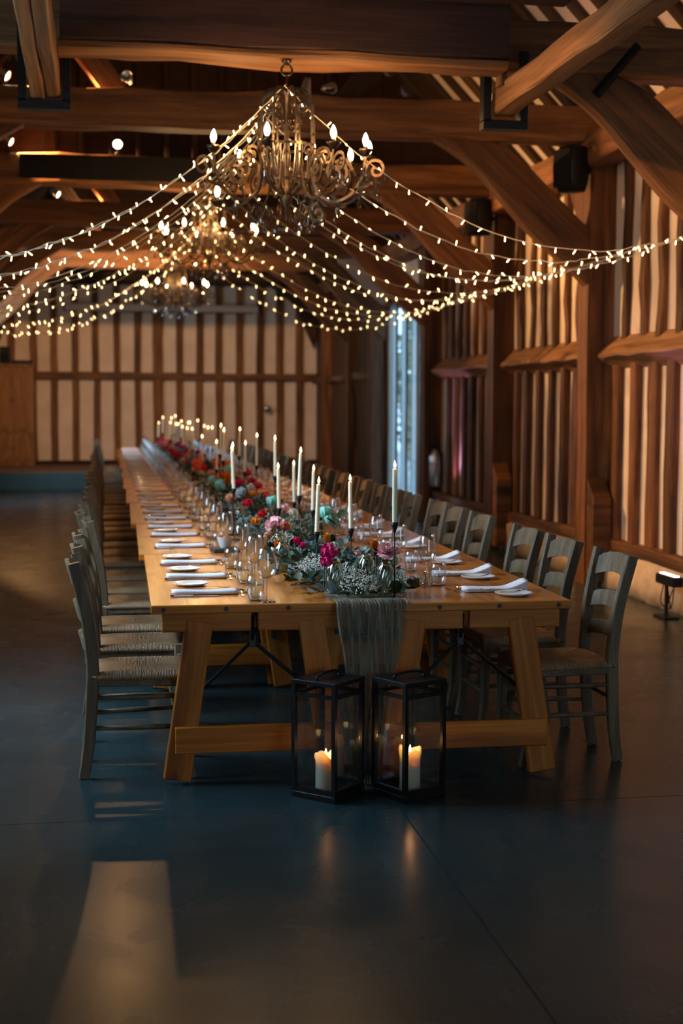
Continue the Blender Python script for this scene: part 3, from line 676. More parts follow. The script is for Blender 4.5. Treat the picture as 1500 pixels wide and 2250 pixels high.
# ------------------------------------------------------------------ place settings (local +x points from the guest to the table's middle)
TT = .7605
def glass_parts(t, cup, stem=None, base=None):
    return t
def make_wine():
    t = thing('wine_glass', '', 'glass')
    bo = [(.004, .096), (.015, .100), (.029, .110), (.038, .124), (.0412, .137), (.0408, .155), (.0386, .18), (.0355, .206), (.0315, .233), (.0306, .233), (.0345, .206), (.0376, .18), (.0397, .155), (.0400, .137), (.0368, .125), (.028, .1115), (.015, .1025), (.0, .0995)]
    MB().lathe(bo, 22).obj('bowl', M['glass_bowl'], t, True)
    MB().lathe([(.0035, .004), (.0033, .03), (.0036, .07), (.0048, .092), (.010, .0995)], 10).obj('stem', M['glass'], t, True)
    MB().lathe([(0, 0), (.036, .0), (.037, .0015), (.02, .003), (.006, .005), (0, .0065)], 22).obj('foot', M['glass'], t, True); return t
def make_tumbler():
    t = thing('tumbler', '', 'glass')
    MB().lathe([(.0, 0), (.024, .0), (.030, .006), (.0355, .028), (.038, .050), (.0365, .08), (.0325, .108), (.0316, .108), (.0356, .08), (.037, .050), (.0342, .029), (.028, .0125), (0, .0115)], 22).obj('cup', M['glass_bowl'], t, True)
    MB().lathe([(0, .0015), (.0235, .0015), (.0265, .006), (.0285, .0115), (.020, .0098), (0, .0094)], 22).obj('base', M['glass'], t, True); return t
def make_plate():
    b = MB(); b.lathe([(0, .003), (.048, .003), (.052, .0), (.058, .002), (.082, .0125), (.0835, .0145), (.081, .0148), (.058, .006), (.05, .0045), (0, .0045)], 32)
    return b.obj('side_plate', M['china'], None, True)
def make_napkin(curl):
    """linen folded to a long flat roll; the curled kind lifts at one end"""
    v = []; n = 18
    for i in range(n + 1):
        q = i / n; x = -.1425 + .285 * q; w = .046 + .003 * math.sin(q * 9); h = .021 + .002 * math.sin(q * 7 + 1)
        lift = 0.0
        if curl: k = max(0, (.32 - q) / .32); lift = .020 * k ** 1.5; h += .014 * k; w *= 1 - .06 * k
        sec = []
        for a in range(16):
            t = 2 * PI * a / 16; c, s_ = math.cos(t), math.sin(t)
            yy = w * math.copysign(abs(c) ** .55, c); zz = h / 2 + h / 2 * math.copysign(abs(s_) ** .6, s_)
            if 1 <= a <= 3: zz -= .003
            if a == 0: yy -= .010
            sec.append((x + (.004 * math.sin(a * 2.1) if i in (0, n) else 0), yy, zz + (lift if zz > h * .4 else 0)))
        v += sec
    o = link('napkin', mesh('napkin', v, ringfaces(n + 1, 16), M['linen'], True)); return o
def cutlery(kind):
    t = thing(kind, '', 'cutlery')
    m = M['steel']
    if kind == 'table_knife':
        b = MB(); b.sweep([(-.115, 0, .005), (-.10, 0, .006), (-.03, 0, .0055), (-.015, 0, .005)], chamfer(.014, .009, .002), scale=[.8, 1.15, 1, .7]); b.obj('handle', m, t)
        b = MB(); b.sweep([(-.015, 0, .0045), (0, 0, .0035), (.09, 0, .003), (.108, 0, .0025)], rect(.017, .002), scale=[.5, 1, .95, .25]); b.obj('blade', m, t); return t
    L_ = 1.0 if kind == 'table_fork' else .82
    b = MB(); b.sweep([(-.105 * L_, 0, .003), (-.09 * L_, 0, .0035), (-.01, 0, .006), (.03 * L_, 0, .009)], rect(.012, .003), scale=[.8, 1.2, .6, .5]); b.obj('handle', m, t)
    b = MB()
    if 'fork' in kind:
        b.sweep([(.03 * L_, 0, .009), (.045 * L_, 0, .0075), (.055 * L_, 0, .0065)], rect(.020 * L_, .002), scale=[.3, .9, 1])
        for k in range(4): yy = (-.0085 + k * .0057) * L_; b.sweep([(.055 * L_, yy, .0065), (.075 * L_, yy, .005), (.098 * L_, yy, .010)], rect(.0024, .002))
        b.obj('tines', m, t)
    else:
        v = [];
        for i in range(9):
            for j in range(13):
                r, a = i / 8, 2 * PI * j / 12; v.append((.062 + .033 * r * math.cos(a), .018 * r * math.sin(a), .010 - .008 * (1 - r * r)))
        f = [(i * 13 + j, i * 13 + j + 1, (i + 1) * 13 + j + 1, (i + 1) * 13 + j) for i in range(8) for j in range(12)]
        b.add(v, f); b.obj('spoon_bowl', m, t, True)
    return t
wine, tumb, plate, nap, napc = make_wine(), make_tumbler(), make_plate(), make_napkin(False), make_napkin(True)
knife, fork, dfork, dspoon = [cutlery(k) for k in ('table_knife', 'table_fork', 'dessert_fork', 'dessert_spoon')]
used = set()
def put(proto, loc, rz, label, cat, group):
    o = proto if proto.name not in used else dup(proto)
    used.add(proto.name); o.location = loc; o.rotation_euler = (0, 0, rz); return tag(o, label, cat, group)
for s in (0, 1):
    i = 0
    for k in range(10):
        for q in range(3):
            i += 1
            y = TBL_Y[k] + [.36, .95, 1.55][q] + random.uniform(-.025, .025)
            if s == 0 and i <= 6: y = [6.215, 6.80, 7.40, 8.27, 8.98, 9.55][i - 1]
            if s == 1 and i <= 4: y = [6.15, 6.74, 7.38, 8.22][i - 1]
            rz = 0 if s == 0 else PI; d = 1 if s == 0 else -1; x0 = .18 if s == 0 else 1.96
            P = lambda u, v, z=0: (x0 + d * u, y + d * v, TT + z)
            side = ('open-floor side' if s == 0 else 'timber-wall side'); at = '%s place from the lantern end, %s' % (ordw(i), side); g = ' at the places on the ' + side
            j = lambda e: random.uniform(-e, e)
            put(napc if s else nap, P(.245, 0 + j(.01)), rz + j(.03), 'white linen napkin folded to a long roll, ' + at, 'napkin', 'napkins' + g)
            pv = .29 if s == 0 else .155
            put(plate, P(.20, pv + j(.01)), j(3), 'small white side plate, ' + at, 'plate', 'side plates' + g)
            if k < 7:
                put(knife, P(.205, -.075 + j(.008)), rz + j(.03), 'steel table knife beside the napkin, ' + at, 'knife', 'knives' + g)
                if s == 0: put(fork, P(.275, .165 + j(.01)), rz + j(.04), 'steel table fork before the side plate, ' + at, 'fork', 'forks' + g)
                else: put(fork, P(.235, .10, .0135), rz + j(.04), 'steel table fork leaning on the side plate, ' + at, 'fork', 'forks' + g)
            if k < 5:
                put(dfork, P(.435, -.02 + j(.01)), -PI / 2 + j(.15), 'small dessert fork beyond the napkin, ' + at, 'fork', 'dessert forks' + g)
                put(dspoon, P(.405, -.005 + j(.01)), PI / 2 + j(.15), 'small dessert spoon beyond the napkin, ' + at, 'spoon', 'dessert spoons' + g)
            put(tumb, P(.45 + j(.008), -.225 + j(.012)), j(3), 'clear stemless tumbler, ' + at, 'glass', 'tumblers' + g)
            put(wine, P(.49 + j(.008), -.29 + j(.012)), j(3), 'clear stemmed wine glass, ' + at, 'glass', 'wine glasses' + g)
# ------------------------------------------------------------------ cheesecloth runner
def runner():
    v = []; path = []
    Z = TT + .003
    for y in np.linspace(26.0, 5.95, 60): path.append((y, Z, 1.09, .15, 0))
    for y, z in ((5.9, Z), (5.84, Z + .004), (5.803, Z - .002), (5.792, Z - .02)): path.append((y, z, 1.093, .150, .004))
    for i in range(1, 22):
        q = i / 21; path.append((5.788 - .02 * q - .012 * math.sin(q * 5), Z - .02 - q * .72, 1.093 - .035 * q, .150 - .055 * min(1, q * 1.6) - .03 * q, .006 + .012 * q))
    for i in range(1, 7): q = i / 6; path.append((5.756 - .14 * q, .012 + .022 * (1 - q), 1.058 - .006 * q, .062 - .03 * q, .012))
    n = 64
    for k, (y, z, cx, hw, am) in enumerate(path):
        for i in range(n + 1):
            q = -1 + 2 * i / n
            x = cx + q * hw + .004 * math.sin(k * .7 + q * 3)
            e = am * (math.sin(q * 19 + 1.3) + .6 * math.sin(q * 41 + k * .13)); bunch = .006 * abs(math.sin(q * 37)) + .004 * math.sin(q * 71) if 60 <= k <= 64 else 0
            if z > .7: v.append((x, y, z + bunch + abs(e) * .3))
            elif z > .035: v.append((x, y - abs(e), z))
            else: v.append((x, y, z + abs(e)))
    m = n + 1
    f = [(a * m + c, a * m + c + 1, (a + 1) * m + c + 1, (a + 1) * m + c) for a in range(len(path) - 1) for c in range(n)]
    return tag(link('table_runner', mesh('table_runner', v, f, M['gauze'], True)), 'sage green cheesecloth runner hanging over the table end to the floor', 'table runner')
runner()
# ------------------------------------------------------------------ garlands, one to a table length
def leaf_cloud(name, n, seed, kinds, x0=.90, x1=1.27, y1=1.9, parent=None, dens=None):
    """leaves on trailing sprigs; each kind (length, width, curl)"""
    g = np.random.default_rng(seed); v = []; f = []; st = MB()
    ns = n // 14
    for s in range(ns):
        y = g.uniform(.02, y1); x = g.uniform(x0, x1); ang = g.uniform(0, 2 * PI); ln = g.uniform(.10, .2)
        rise = g.uniform(.0, .07 if y > .5 else .03); z = .012
        dx, dy = math.cos(ang), math.sin(ang)
        P = []
        for t in np.linspace(0, 1, 5):
            px = min(max(x + dx * ln * t, x0 - .06), x1 + .06); py = min(max(y + dy * ln * t, .0), y1 + .02)
            P.append(Vector((px, py, z + .012 + rise * math.sin(t * PI * .7))))
        st.tube(P, .0018, 4)
        for k in range(14):
            t = (k // 2 + .6) / 7; a = min(3, int(t * 4)); p = P[a].lerp(P[a + 1], t * 4 - a) if a < 4 else P[4]
            L0, W0, C0 = kinds[int(g.integers(len(kinds)))]; L0 *= g.uniform(.75, 1.2); W0 *= g.uniform(.8, 1.15)
            d = Vector((dx, dy, 0)) * .5 + Vector((-dy, dx, 0)) * (1 if k % 2 else -1) * g.uniform(.5, 1.1) + Vector((0, 0, g.uniform(-.1, .75)))
            d.normalize(); sd = d.cross(Vector((g.normal() * .5, g.normal() * .5, 1))).normalized(); nn = sd.cross(d)
            j = len(v)
            for (q, w) in ((0, .1), (.28, .8), (.6, 1.0), (.85, .7), (1.0, .05)):
                c = p + d * (L0 * q) + nn * (C0 * L0 * q * q)
                v += [c - sd * (W0 * w * .5) + nn * W0 * .12 * w, c, c + sd * (W0 * w * .5) + nn * W0 * .12 * w]
            for r in range(4):
                for cc in range(2): i0 = j + r * 3 + cc; f.append((i0, i0 + 1, i0 + 4, i0 + 3))
    zmin = min(p.z for p in v); v = [Vector((p.x, p.y, max(p.z, .004))) for p in v]
    return v, f, st
def make_garland(seed, dense):
    t = thing('eucalyptus_garland', '', 'garland')
    v, f, st = leaf_cloud('l', dense, seed, [(.042, .034, .2), (.036, .030, -.1), (.05, .022, .3)])
    link('foliage', mesh('foliage', v, f, M['euc'], True), t)
    st.obj('branch', M['stem'], t)
    v, f, st = leaf_cloud('l', dense // 2, seed + 9, [(.065, .026, .2), (.055, .022, -.2), (.05, .045, .15)])
    o = link('foliage', mesh('foliage', v, f, M['ruscus'], True), t); o['label'] = 'darker green pointed leaves'
    return t
ga = make_garland(1, 1250); gb = make_garland(2, 760)
for k in range(10):
    o = ga if k == 0 else dup(ga) if k == 1 else gb if k == 2 else dup(gb)
    o.location = (0, TBL_Y[k] + (.40 if k == 0 else 0), TT + .004)
    if k == 0: o.scale = (1, .80, 1)
    if k in (1, 4, 6, 8): o.location.x = 2.17; o.location.y += 2.0; o.rotation_euler = (0, 0, PI)
    o['label'] = 'leafy eucalyptus garland down the middle, %s table length from the lanterns' % ordw(k + 1); o['group'] = 'eucalyptus garland lengths'
# trailing round-leaved sprigs at the front and beside the garland
def sprig(name, label, pts, n, Lf, Wf, mat, seed, cat='sprig'):
    g = np.random.default_rng(seed); t = thing(name, label, cat); P = catmull(pts, 6); MB().tube(P, .0016, 5).obj('stem', M['stem'], t); v = []; f = []
    for k in range(n):
        q = (k + 1) / n * (len(P) - 1); a = min(int(q), len(P) - 2); p = P[a].lerp(P[a + 1], q - a); tg = (P[a + 1] - P[a]).normalized()
        d = (tg * .5 + Vector((g.normal(), g.normal(), g.uniform(-.2, .9)))).normalized(); sd = d.cross(Vector((g.normal() * .4, g.normal() * .4, 1))).normalized(); nn = sd.cross(d); j = len(v); l = Lf * g.uniform(.8, 1.2); w_ = Wf * g.uniform(.8, 1.2)
        for (q2, w) in ((0, .15), (.25, .85), (.55, 1.0), (.85, .75), (1.0, .2)):
            c = p + d * (l * q2); v += [c - sd * (w_ * w * .5) + nn * w_ * .1, c, c + sd * (w_ * w * .5) + nn * w_ * .1]
        for r in range(4):
            for cc in range(2): i0 = j + r * 3 + cc; f.append((i0, i0 + 1, i0 + 4, i0 + 3))
    v = [Vector((p.x, p.y, max(p.z, TT + .003))) for p in v]
    link('foliage', mesh('foliage', v, f, mat, True), t); return t
Z0 = TT + .006
sprig('leafy_sprig', 'broad dark green leaves lying at the front edge beside the runner, timber-wall side', [(1.22, 5.99, Z0), (1.27, 5.99, Z0 + .03), (1.32, 6.0, Z0 + .03)], 9, .06, .055, M['ruscus'], 5)
sprig('leafy_sprig', 'grey green eucalyptus tip reaching towards the timber-wall side place cards', [(1.24, 6.34, Z0), (1.33, 6.36, Z0 + .035), (1.42, 6.36, Z0 + .015)], 16, .045, .022, M['euc'], 6)
sprig('leafy_sprig', 'dark leaf tip lying at the front, open-floor side of the runner', [(1.0, 6.06, Z0), (.93, 6.04, Z0 + .02), (.86, 6.05, Z0 + .006)], 11, .05, .026, M['euc'], 7)
sprig('leafy_sprig', 'blue grey eucalyptus spilling over bare wood by the first wine glasses', [(.98, 6.75, Z0), (.88, 6.72, Z0 + .03), (.79, 6.70, Z0 + .012)], 20, .05, .026, M['euc'], 8)
sprig('leafy_sprig', 'low dark leaves lying between the two ribbed bottles at the front', [(1.02, 6.02, Z0), (1.08, 6.0, Z0 + .015), (1.15, 6.0, Z0 + .01)], 10, .06, .036, M['ruscus'], 15)
sprig('leafy_sprig', 'grey green leaves lying along the runner edge behind the first bottle', [(1.12, 6.2, Z0), (1.03, 6.26, Z0 + .03), (.95, 6.3, Z0 + .02)], 16, .05, .03, M['euc'], 16)
sprig('leafy_sprig', 'grey green leaves under the carnation, timber-wall side bottle', [(1.14, 6.14, Z0), (1.23, 6.13, Z0 + .03), (1.30, 6.16, Z0 + .012)], 16, .05, .034, M['euc'], 17)
sprig('leafy_sprig', 'tall upright dark leafy stem in a small glass bottle behind the bright pink bloom', [(1.10, 6.97, Z0 + .02), (1.11, 6.97, .90), (1.14, 6.97, 1.03)], 14, .06, .036, M['ruscus'], 9)
# ------------------------------------------------------------------ baby's breath
def gyp(name, n, r, h, seed):
    g = np.random.default_rng(seed); t = thing(name, '', 'flowers'); st = MB(); bl = MB()
    ico = [(0, 0, 1), (.89, 0, .45), (.28, .85, .45), (-.72, .53, .45), (-.72, -.53, .45), (.28, -.85, .45), (.72, .53, -.45), (-.28, .85, -.45), (-.89, 0, -.45), (-.28, -.85, -.45), (.72, -.53, -.45), (0, 0, -1)]
    ft = [(0, 1, 2), (0, 2, 3), (0, 3, 4), (0, 4, 5), (0, 5, 1), (1, 6, 2), (2, 7, 3), (3, 8, 4), (4, 9, 5), (5, 10, 1), (6, 7, 2), (7, 8, 3), (8, 9, 4), (9, 10, 5), (10, 6, 1), (11, 7, 6), (11, 8, 7), (11, 9, 8), (11, 10, 9), (11, 6, 10)]
    for i in range(n):
        a = g.uniform(0, 2 * PI); e = g.uniform(0, 1) ** .6; p = Vector((r * e * math.cos(a), r * e * math.sin(a), h * (.25 + .75 * g.uniform(0, 1)) * (1 - .45 * e * e)))
        s = g.uniform(.0026, .0045); bl.add([tuple(p + Vector(q) * s) for q in ico], ft)
        if i % 4 == 0: st.tube([(p.x * .15, p.y * .15, .0), (p.x * .6, p.y * .6, p.z * .55), tuple(p)], .0006, 3)
    st.obj('stem', M['stem'], t); bl.obj('blossom', M['gyp'], t, True); return t
gy = gyp('babys_breath', 300, .085, .115, 4); gsp = [(1.085, 6.05, 'at the front between the two ribbed bottles'), (1.07, 6.34, 'behind the ribbed bottles at the front'), (.93, 6.5, 'beside the thin place card, open-floor side'), (.99, 6.72, 'under the second tall candle'), (.96, 7.0, 'beside the pale pink anemone'),
    (1.275, 6.07, 'at the front by the broad dark leaves'), (.98, 7.9, 'under the pale pink blooms, second table length'), (1.12, 8.5, 'third clump, second table length'), (1.03, 9.3, 'fourth clump, second table length'), (.95, 10.3, 'in the third table length, open-floor side'), (1.2, 11.2, 'in the third table length, timber-wall side'), (1.0, 12.6, 'in the fourth table length'), (1.15, 14.5, 'in the fifth table length')]
for i, (x, y, l) in enumerate(gsp):
    o = gy if i == 0 else dup(gy); o.location = (x, y, TT + .004 + .0 * i); o.rotation_euler = (0, 0, i * 1.7); o['label'] = 'cloud of tiny white baby\'s breath ' + l; o['group'] = "clumps of baby's breath"
    if i == 5: o.scale = (.55, .55, .8)
# ------------------------------------------------------------------ ribbed bottles
def vase():
    t = thing('bud_vase', '', 'vase')
    MB().lathe([(0, 0), (.030, 0), (.034, .006), (.0345, .06), (.034, .115), (.028, .128), (.021, .136), (.022, .150), (.020, .150), (.019, .137), (.026, .127), (.0315, .114), (.032, .06), (.031, .008), (0, .006)], 40,
               None, lambda r, z, a: (r * (1 + (.10 * math.cos(10 * (a)) if r > .026 and .004 < z < .125 else 0)), a + z * 9)).obj('bottle', M['vase_glass'], t, True)
    MB().tube([(.0225 * math.cos(a), .0225 * math.sin(a), .137 + .004 * math.sin(a * 3)) for a in np.linspace(0, 4 * PI, 30)], .0022, 5).obj('twine', M['twine'], t); return t
va = vase(); VS = [(.99, 6.14, 'with the bright pink bloom at the front'), (1.195, 6.03, 'with the big pale pink carnation at the front'), (1.17, 6.36, 'second behind the carnation bottle'), (1.10, 6.97, 'holding a dark leafy stem'), (.90, 7.45, 'holding the pale pink anemone'), (.86, 6.98, 'among eucalyptus, open-floor side'), (.93, 8.1, 'holding red and orange blooms, second table length'), (1.06, 8.45, 'holding cream and pink blooms, second table length'), (.87, 9.4, 'holding the peach rose'), (1.05, 9.3, 'holding the mint and red blooms')]
for i, (x, y, l) in enumerate(VS):
    o = va if i == 0 else dup(va); o.location = (x, y, TT + .004); o.rotation_euler = (0, 0, i); o['label'] = 'ribbed glass bud bottle tied with twine, ' + l; o['group'] = 'ribbed bud bottles'
# ------------------------------------------------------------------ blooms
def petal(mb, d, n, size, wid, cup, ruff, g, base):
    """one petal from base along d, n = outward normal, cupped"""
    sd = d.cross(n).normalized(); v = []
    for r in range(5):
        q = r / 4; w = wid * (math.sin(PI * (.12 + .74 * q)) ** .7)
        for c in range(5):
            e = -1 + c / 2; k = math.sin(q * 1.5) * size
            p = base + d * k + n * (-cup * size * (1 - math.cos(q * 1.9)) * .6 + .18 * size * e * e * cup) + sd * (e * w * .5)
            if ruff and r == 4: p += d * g.uniform(-.12, .12) * size + n * g.uniform(-.1, .1) * size
            v.append(tuple(p))
    mb.add(v, [(r * 5 + c, r * 5 + c + 1, (r + 1) * 5 + c + 1, (r + 1) * 5 + c) for r in range(4) for c in range(4)])
def bloom(kind, colour, R, seed):
    g = np.random.default_rng(seed); t = thing(kind, '', 'flower'); mb = MB()
    rows = {'peony': [(5, 75, .75, .4), (7, 52, .95, .8), (8, 22, 1.05, .8)], 'rose': [(3, 85, .6, .9), (5, 70, .8, .9), (6, 50, .95, .8), (6, 22, 1.0, .5)], 'anemone': [(5, 30, 1.0, .5), (5, 14, 1.05, .4)],
            'tulip': [(3, 80, 1.15, 1.0), (4, 66, 1.2, .9)], 'carnation': [(6, 84, .75, .2), (9, 62, .95, .2), (11, 38, 1.05, .2), (12, 12, 1.1, .1)], 'poppy': [(4, 55, 1.0, .9), (4, 35, 1.1, .8)]}[kind]
    for n, el, sz, cup in rows:
        o = g.uniform(0, 6)
        for i in range(n):
            a = o + 2 * PI * i / n + g.uniform(-.12, .12); e = math.radians(el + g.uniform(-9, 9)); d = Vector((math.cos(a) * math.cos(e), math.sin(a) * math.cos(e), math.sin(e)))
            nn = Vector((math.cos(a) * math.sin(e), math.sin(a) * math.sin(e), -math.cos(e)))
            petal(mb, d, nn, R * sz, R * sz * (1.0 if n < 7 else .75), cup, kind in ('carnation', 'peony'), g, Vector((0, 0, -.3 * R)))
    mb.obj('petals', M['pet_' + colour], t, True)
    if kind in ('anemone', 'poppy'): MB().lathe([(0, 0), (R * .22, R * .02), (R * .18, R * .14), (0, R * .2)], 10, Matrix.Translation((0, 0, -.15 * R))).obj('flower_centre', M['pollen'], t, True)
    MB().lathe([(0, -.5 * R), (R * .2, -.42 * R), (R * .3, -.25 * R), (0, -.2 * R)], 8).obj('calyx', M['stem'], t, True)
    return t
protos = {}; cnt = {}
FL = [('peony', 'magenta', .955, 6.12, .945, .046), ('peony', 'magenta', .94, 6.09, .905, .034), ('carnation', 'pale pink', 1.215, 6.06, .958, .048), ('tulip', 'orange', 1.172, 6.15, .965, .030), ('rose', 'plum', 1.185, 6.13, .935, .028), ('rose', 'pale pink', 1.10, 6.2, .93, .022), ('tulip', 'orange', 1.035, 6.66, .948, .030), ('rose', 'cream', 1.06, 6.6, .925, .026),
      ('anemone', 'pale pink', .876, 7.5, .955, .052), ('rose', 'peach', .84, 7.42, .90, .03), ('poppy', 'coral', .945, 7.56, .93, .036), ('tulip', 'magenta', .93, 6.98, .905, .026), ('tulip', 'magenta', .96, 6.95, .885, .024), ('tulip', 'orange', .84, 7.0, .89, .03), ('poppy', 'mint', 1.212, 7.88, .975, .050), ('poppy', 'mint', 1.235, 7.86, .94, .04),
      ('rose', 'red', .89, 8.14, .955, .036), ('rose', 'orange', .835, 8.02, .925, .034), ('peony', 'pale pink', 1.055, 8.5, .955, .042), ('rose', 'cream', 1.10, 8.4, .94, .036), ('rose', 'cream', 1.125, 8.45, .915, .03), ('poppy', 'mint', 1.04, 9.02, .965, .052), ('poppy', 'red', 1.062, 9.45, .965, .036), ('rose', 'peach', .826, 9.45, .96, .050), ('poppy', 'pale blue', .907, 9.66, .975, .050), ('rose', 'red', .905, 9.2, .945, .040),
      ('poppy', 'mint', .852, 10.7, .965, .062), ('poppy', 'mint', .86, 11.6, .955, .055), ('rose', 'red', 1.155, 10.9, .955, .042), ('rose', 'red', 1.143, 11.25, .975, .040), ('tulip', 'white', 1.083, 10.62, .945, .045), ('rose', 'orange', 1.066, 10.45, .925, .04), ('rose', 'coral', .93, 10.3, .93, .04),
      ('peony', 'red', 1.2, 12.2, .985, .046), ('rose', 'peach', .95, 12.9, .95, .05), ('peony', 'coral', .897, 14.2, .985, .066), ('peony', 'red', .918, 14.3, .945, .055), ('rose', 'orange', 1.065, 12.7, .945, .05), ('rose', 'orange', 1.25, 14.9, .95, .05), ('peony', 'red', .82, 16.6, .985, .06), ('rose', 'pale pink', .81, 20.6, .985, .07)]
g9 = np.random.default_rng(12)
for i in range(46):
    y = 12.2 + i * .29 + g9.uniform(-.1, .1); c = ['orange', 'coral', 'peach', 'red', 'cream', 'mint', 'pale pink', 'orange', 'red', 'magenta'][int(g9.integers(10))]
    FL.append(('rose' if c != 'mint' else 'poppy', c, g9.uniform(.84, 1.3), y, g9.uniform(.88, .97), g9.uniform(.042, .058)))
for (kind, c, x, y, z, R) in sorted(FL, key=lambda q: q[3]):
    cnt[(kind, c)] = cnt.get((kind, c), 0) + 1; key = (kind, c)
    if key not in protos: o = bloom(kind, c, .05, len(protos) + 20); protos[key] = o
    else:
        o = dup(protos[key])
        for ch in list(o.children):
            if ch.name.startswith('stem'): bpy.data.objects.remove(ch)
    kx = R / .05; o.location = (x, y, z); o.rotation_euler = (g9.uniform(.25, .7), g9.uniform(-.45, .2), g9.uniform(-.5, .5)); o.scale = (kx,) * 3
    o['label'] = '%s %s on its stem above the garland, %s of that colour from the lanterns' % (c, kind, ordw(cnt[key])); o['group'] = 'blooms along the garland'
    # its own stem, down to the greenery
    q = o.rotation_euler.to_matrix().inverted(); b0 = Vector((0, 0, -.45 * .05)); dn = q @ Vector((0, 0, -1)); ln = (z - TT - .012 - .02) / kx
    pts = [b0, b0 + dn * ln * .4 + Vector((.004, .003, 0)), b0 + dn * ln]
    MB().tube([tuple(p) for p in pts], .0028 / kx, 5).obj('stem', M['stem'], o)
# ------------------------------------------------------------------ tapers in black holders
CD = [(1.21, 5.91, 1.092), (1.179, 6.823, .986), (.994, 6.711, .981), (1.189, 8.188, .973), (1.036, 7.652, 1.094), (1.18, 8.95, .968), (.991, 8.188, .986), (1.088, 9.199, 1.121), (1.211, 11.532, 1.086), (1.163, 12.04, 1.01), (1.206, 12.996, 1.11), (.766, 8.618, 1.076), (.79, 8.95, 1.085),
      (.967, 12.596, 1.005), (.955, 12.04, 1.158), (.928, 11.372, 1.132), (.961, 14.364, 1.01), (1.211, 16.375, 1.063), (1.207, 17.057, 1.052), (1.247, 18.194, 1.05), (1.187, 18.608, 1.115), (1.039, 17.3, 1.031), (1.027, 18.194, 1.022), (1.093, 18.8, 1.086), (1.114, 19.494, 1.074),
      (1.015, 19.041, 1.026), (1.122, 21.546, 1.067), (1.002, 19.97, 1.049), (.904, 18.608, 1.069), (.965, 20.2, 1.157), (.933, 20.5, 1.125), (.959, 21.546, 1.047), (.898, 22.743, 1.111), (.901, 24.811, .996)]
CD.sort(key=lambda c: c[1])
def flame_mesh(h, r):
    return MB().lathe([(0, 0), (r * .6, h * .1), (r, h * .3), (r * .82, h * .52), (r * .42, h * .78), (0, h)], 10)
fm = flame_mesh(.036, .0068); flame_m = mesh('flame', fm.v, fm.f, M['flame'], True)
tb = MB().lathe([(0, -.018), (.0095, -.018), (.0108, 0), (.0105, .08), (.0088, .225), (.0075, .229), (.002, .2275), (0, .2275)], 14); taper_m = mesh('taper', tb.v, tb.f, M['taper'], True)
wk = MB().tube([(0, 0, .225), (.0005, 0, .233), (.001, 0, .238)], .001, 4); wick_m = mesh('wick', wk.v, wk.f, M['wick'])
cl = bpy.data.lights.new('candle_glow', 'POINT'); cl.energy = 0.35; cl.color = (1.0, .58, .25); cl.shadow_soft_size = .012
for i, (x, y, z) in enumerate(CD):
    lb = ' %s from the lanterns' % ordw(i + 1)
    h = thing('candle_holder', 'slim black candlestick standing in the greenery,' + lb, 'candlestick', (x, y, TT + .003), 0, 'black candlesticks along the table'); hz = z - TT - .003
    if i == 0: h['label'] = 'slim black candlestick at the table end on the runner, first from the lanterns'
    MB().lathe([(0, 0), (.042, 0), (.043, .003), (.04, .006), (.008, .009), (.004, .012)], 24).obj('base', M['black'], h, True)
    MB().lathe([(.0032, .008), (.0032, hz - .04)], 8).obj('stem', M['black'], h, True)
    MB().lathe([(0, hz - .046), (.004, hz - .046), (.007, hz - .034), (.0145, hz - .012), (.0155, hz + .003), (.0145, hz + .003), (.0118, hz - .006), (.0115, hz - .020), (0, hz - .020)], 14).obj('cup', M['black'], h, True)
    ti = (random.uniform(-.03, .03), random.uniform(-.03, .03), 0)
    if i == 6: ti = (0, -.05, 0)
    c = tag(link('taper_candle', taper_m, None, (x, y, z + .0025), ti), 'lit ivory taper candle in a black holder,' + lb, 'candle', 'lit tapers along the table')
    c.scale = (1, 1, .225 / .225 * (1.0 if i else .995))
    link('wick', wick_m, c); link('flame', flame_m, c, (0.001, 0, .231))
    lo = link('candle_glow', cl, c, (0.001, 0, .252))
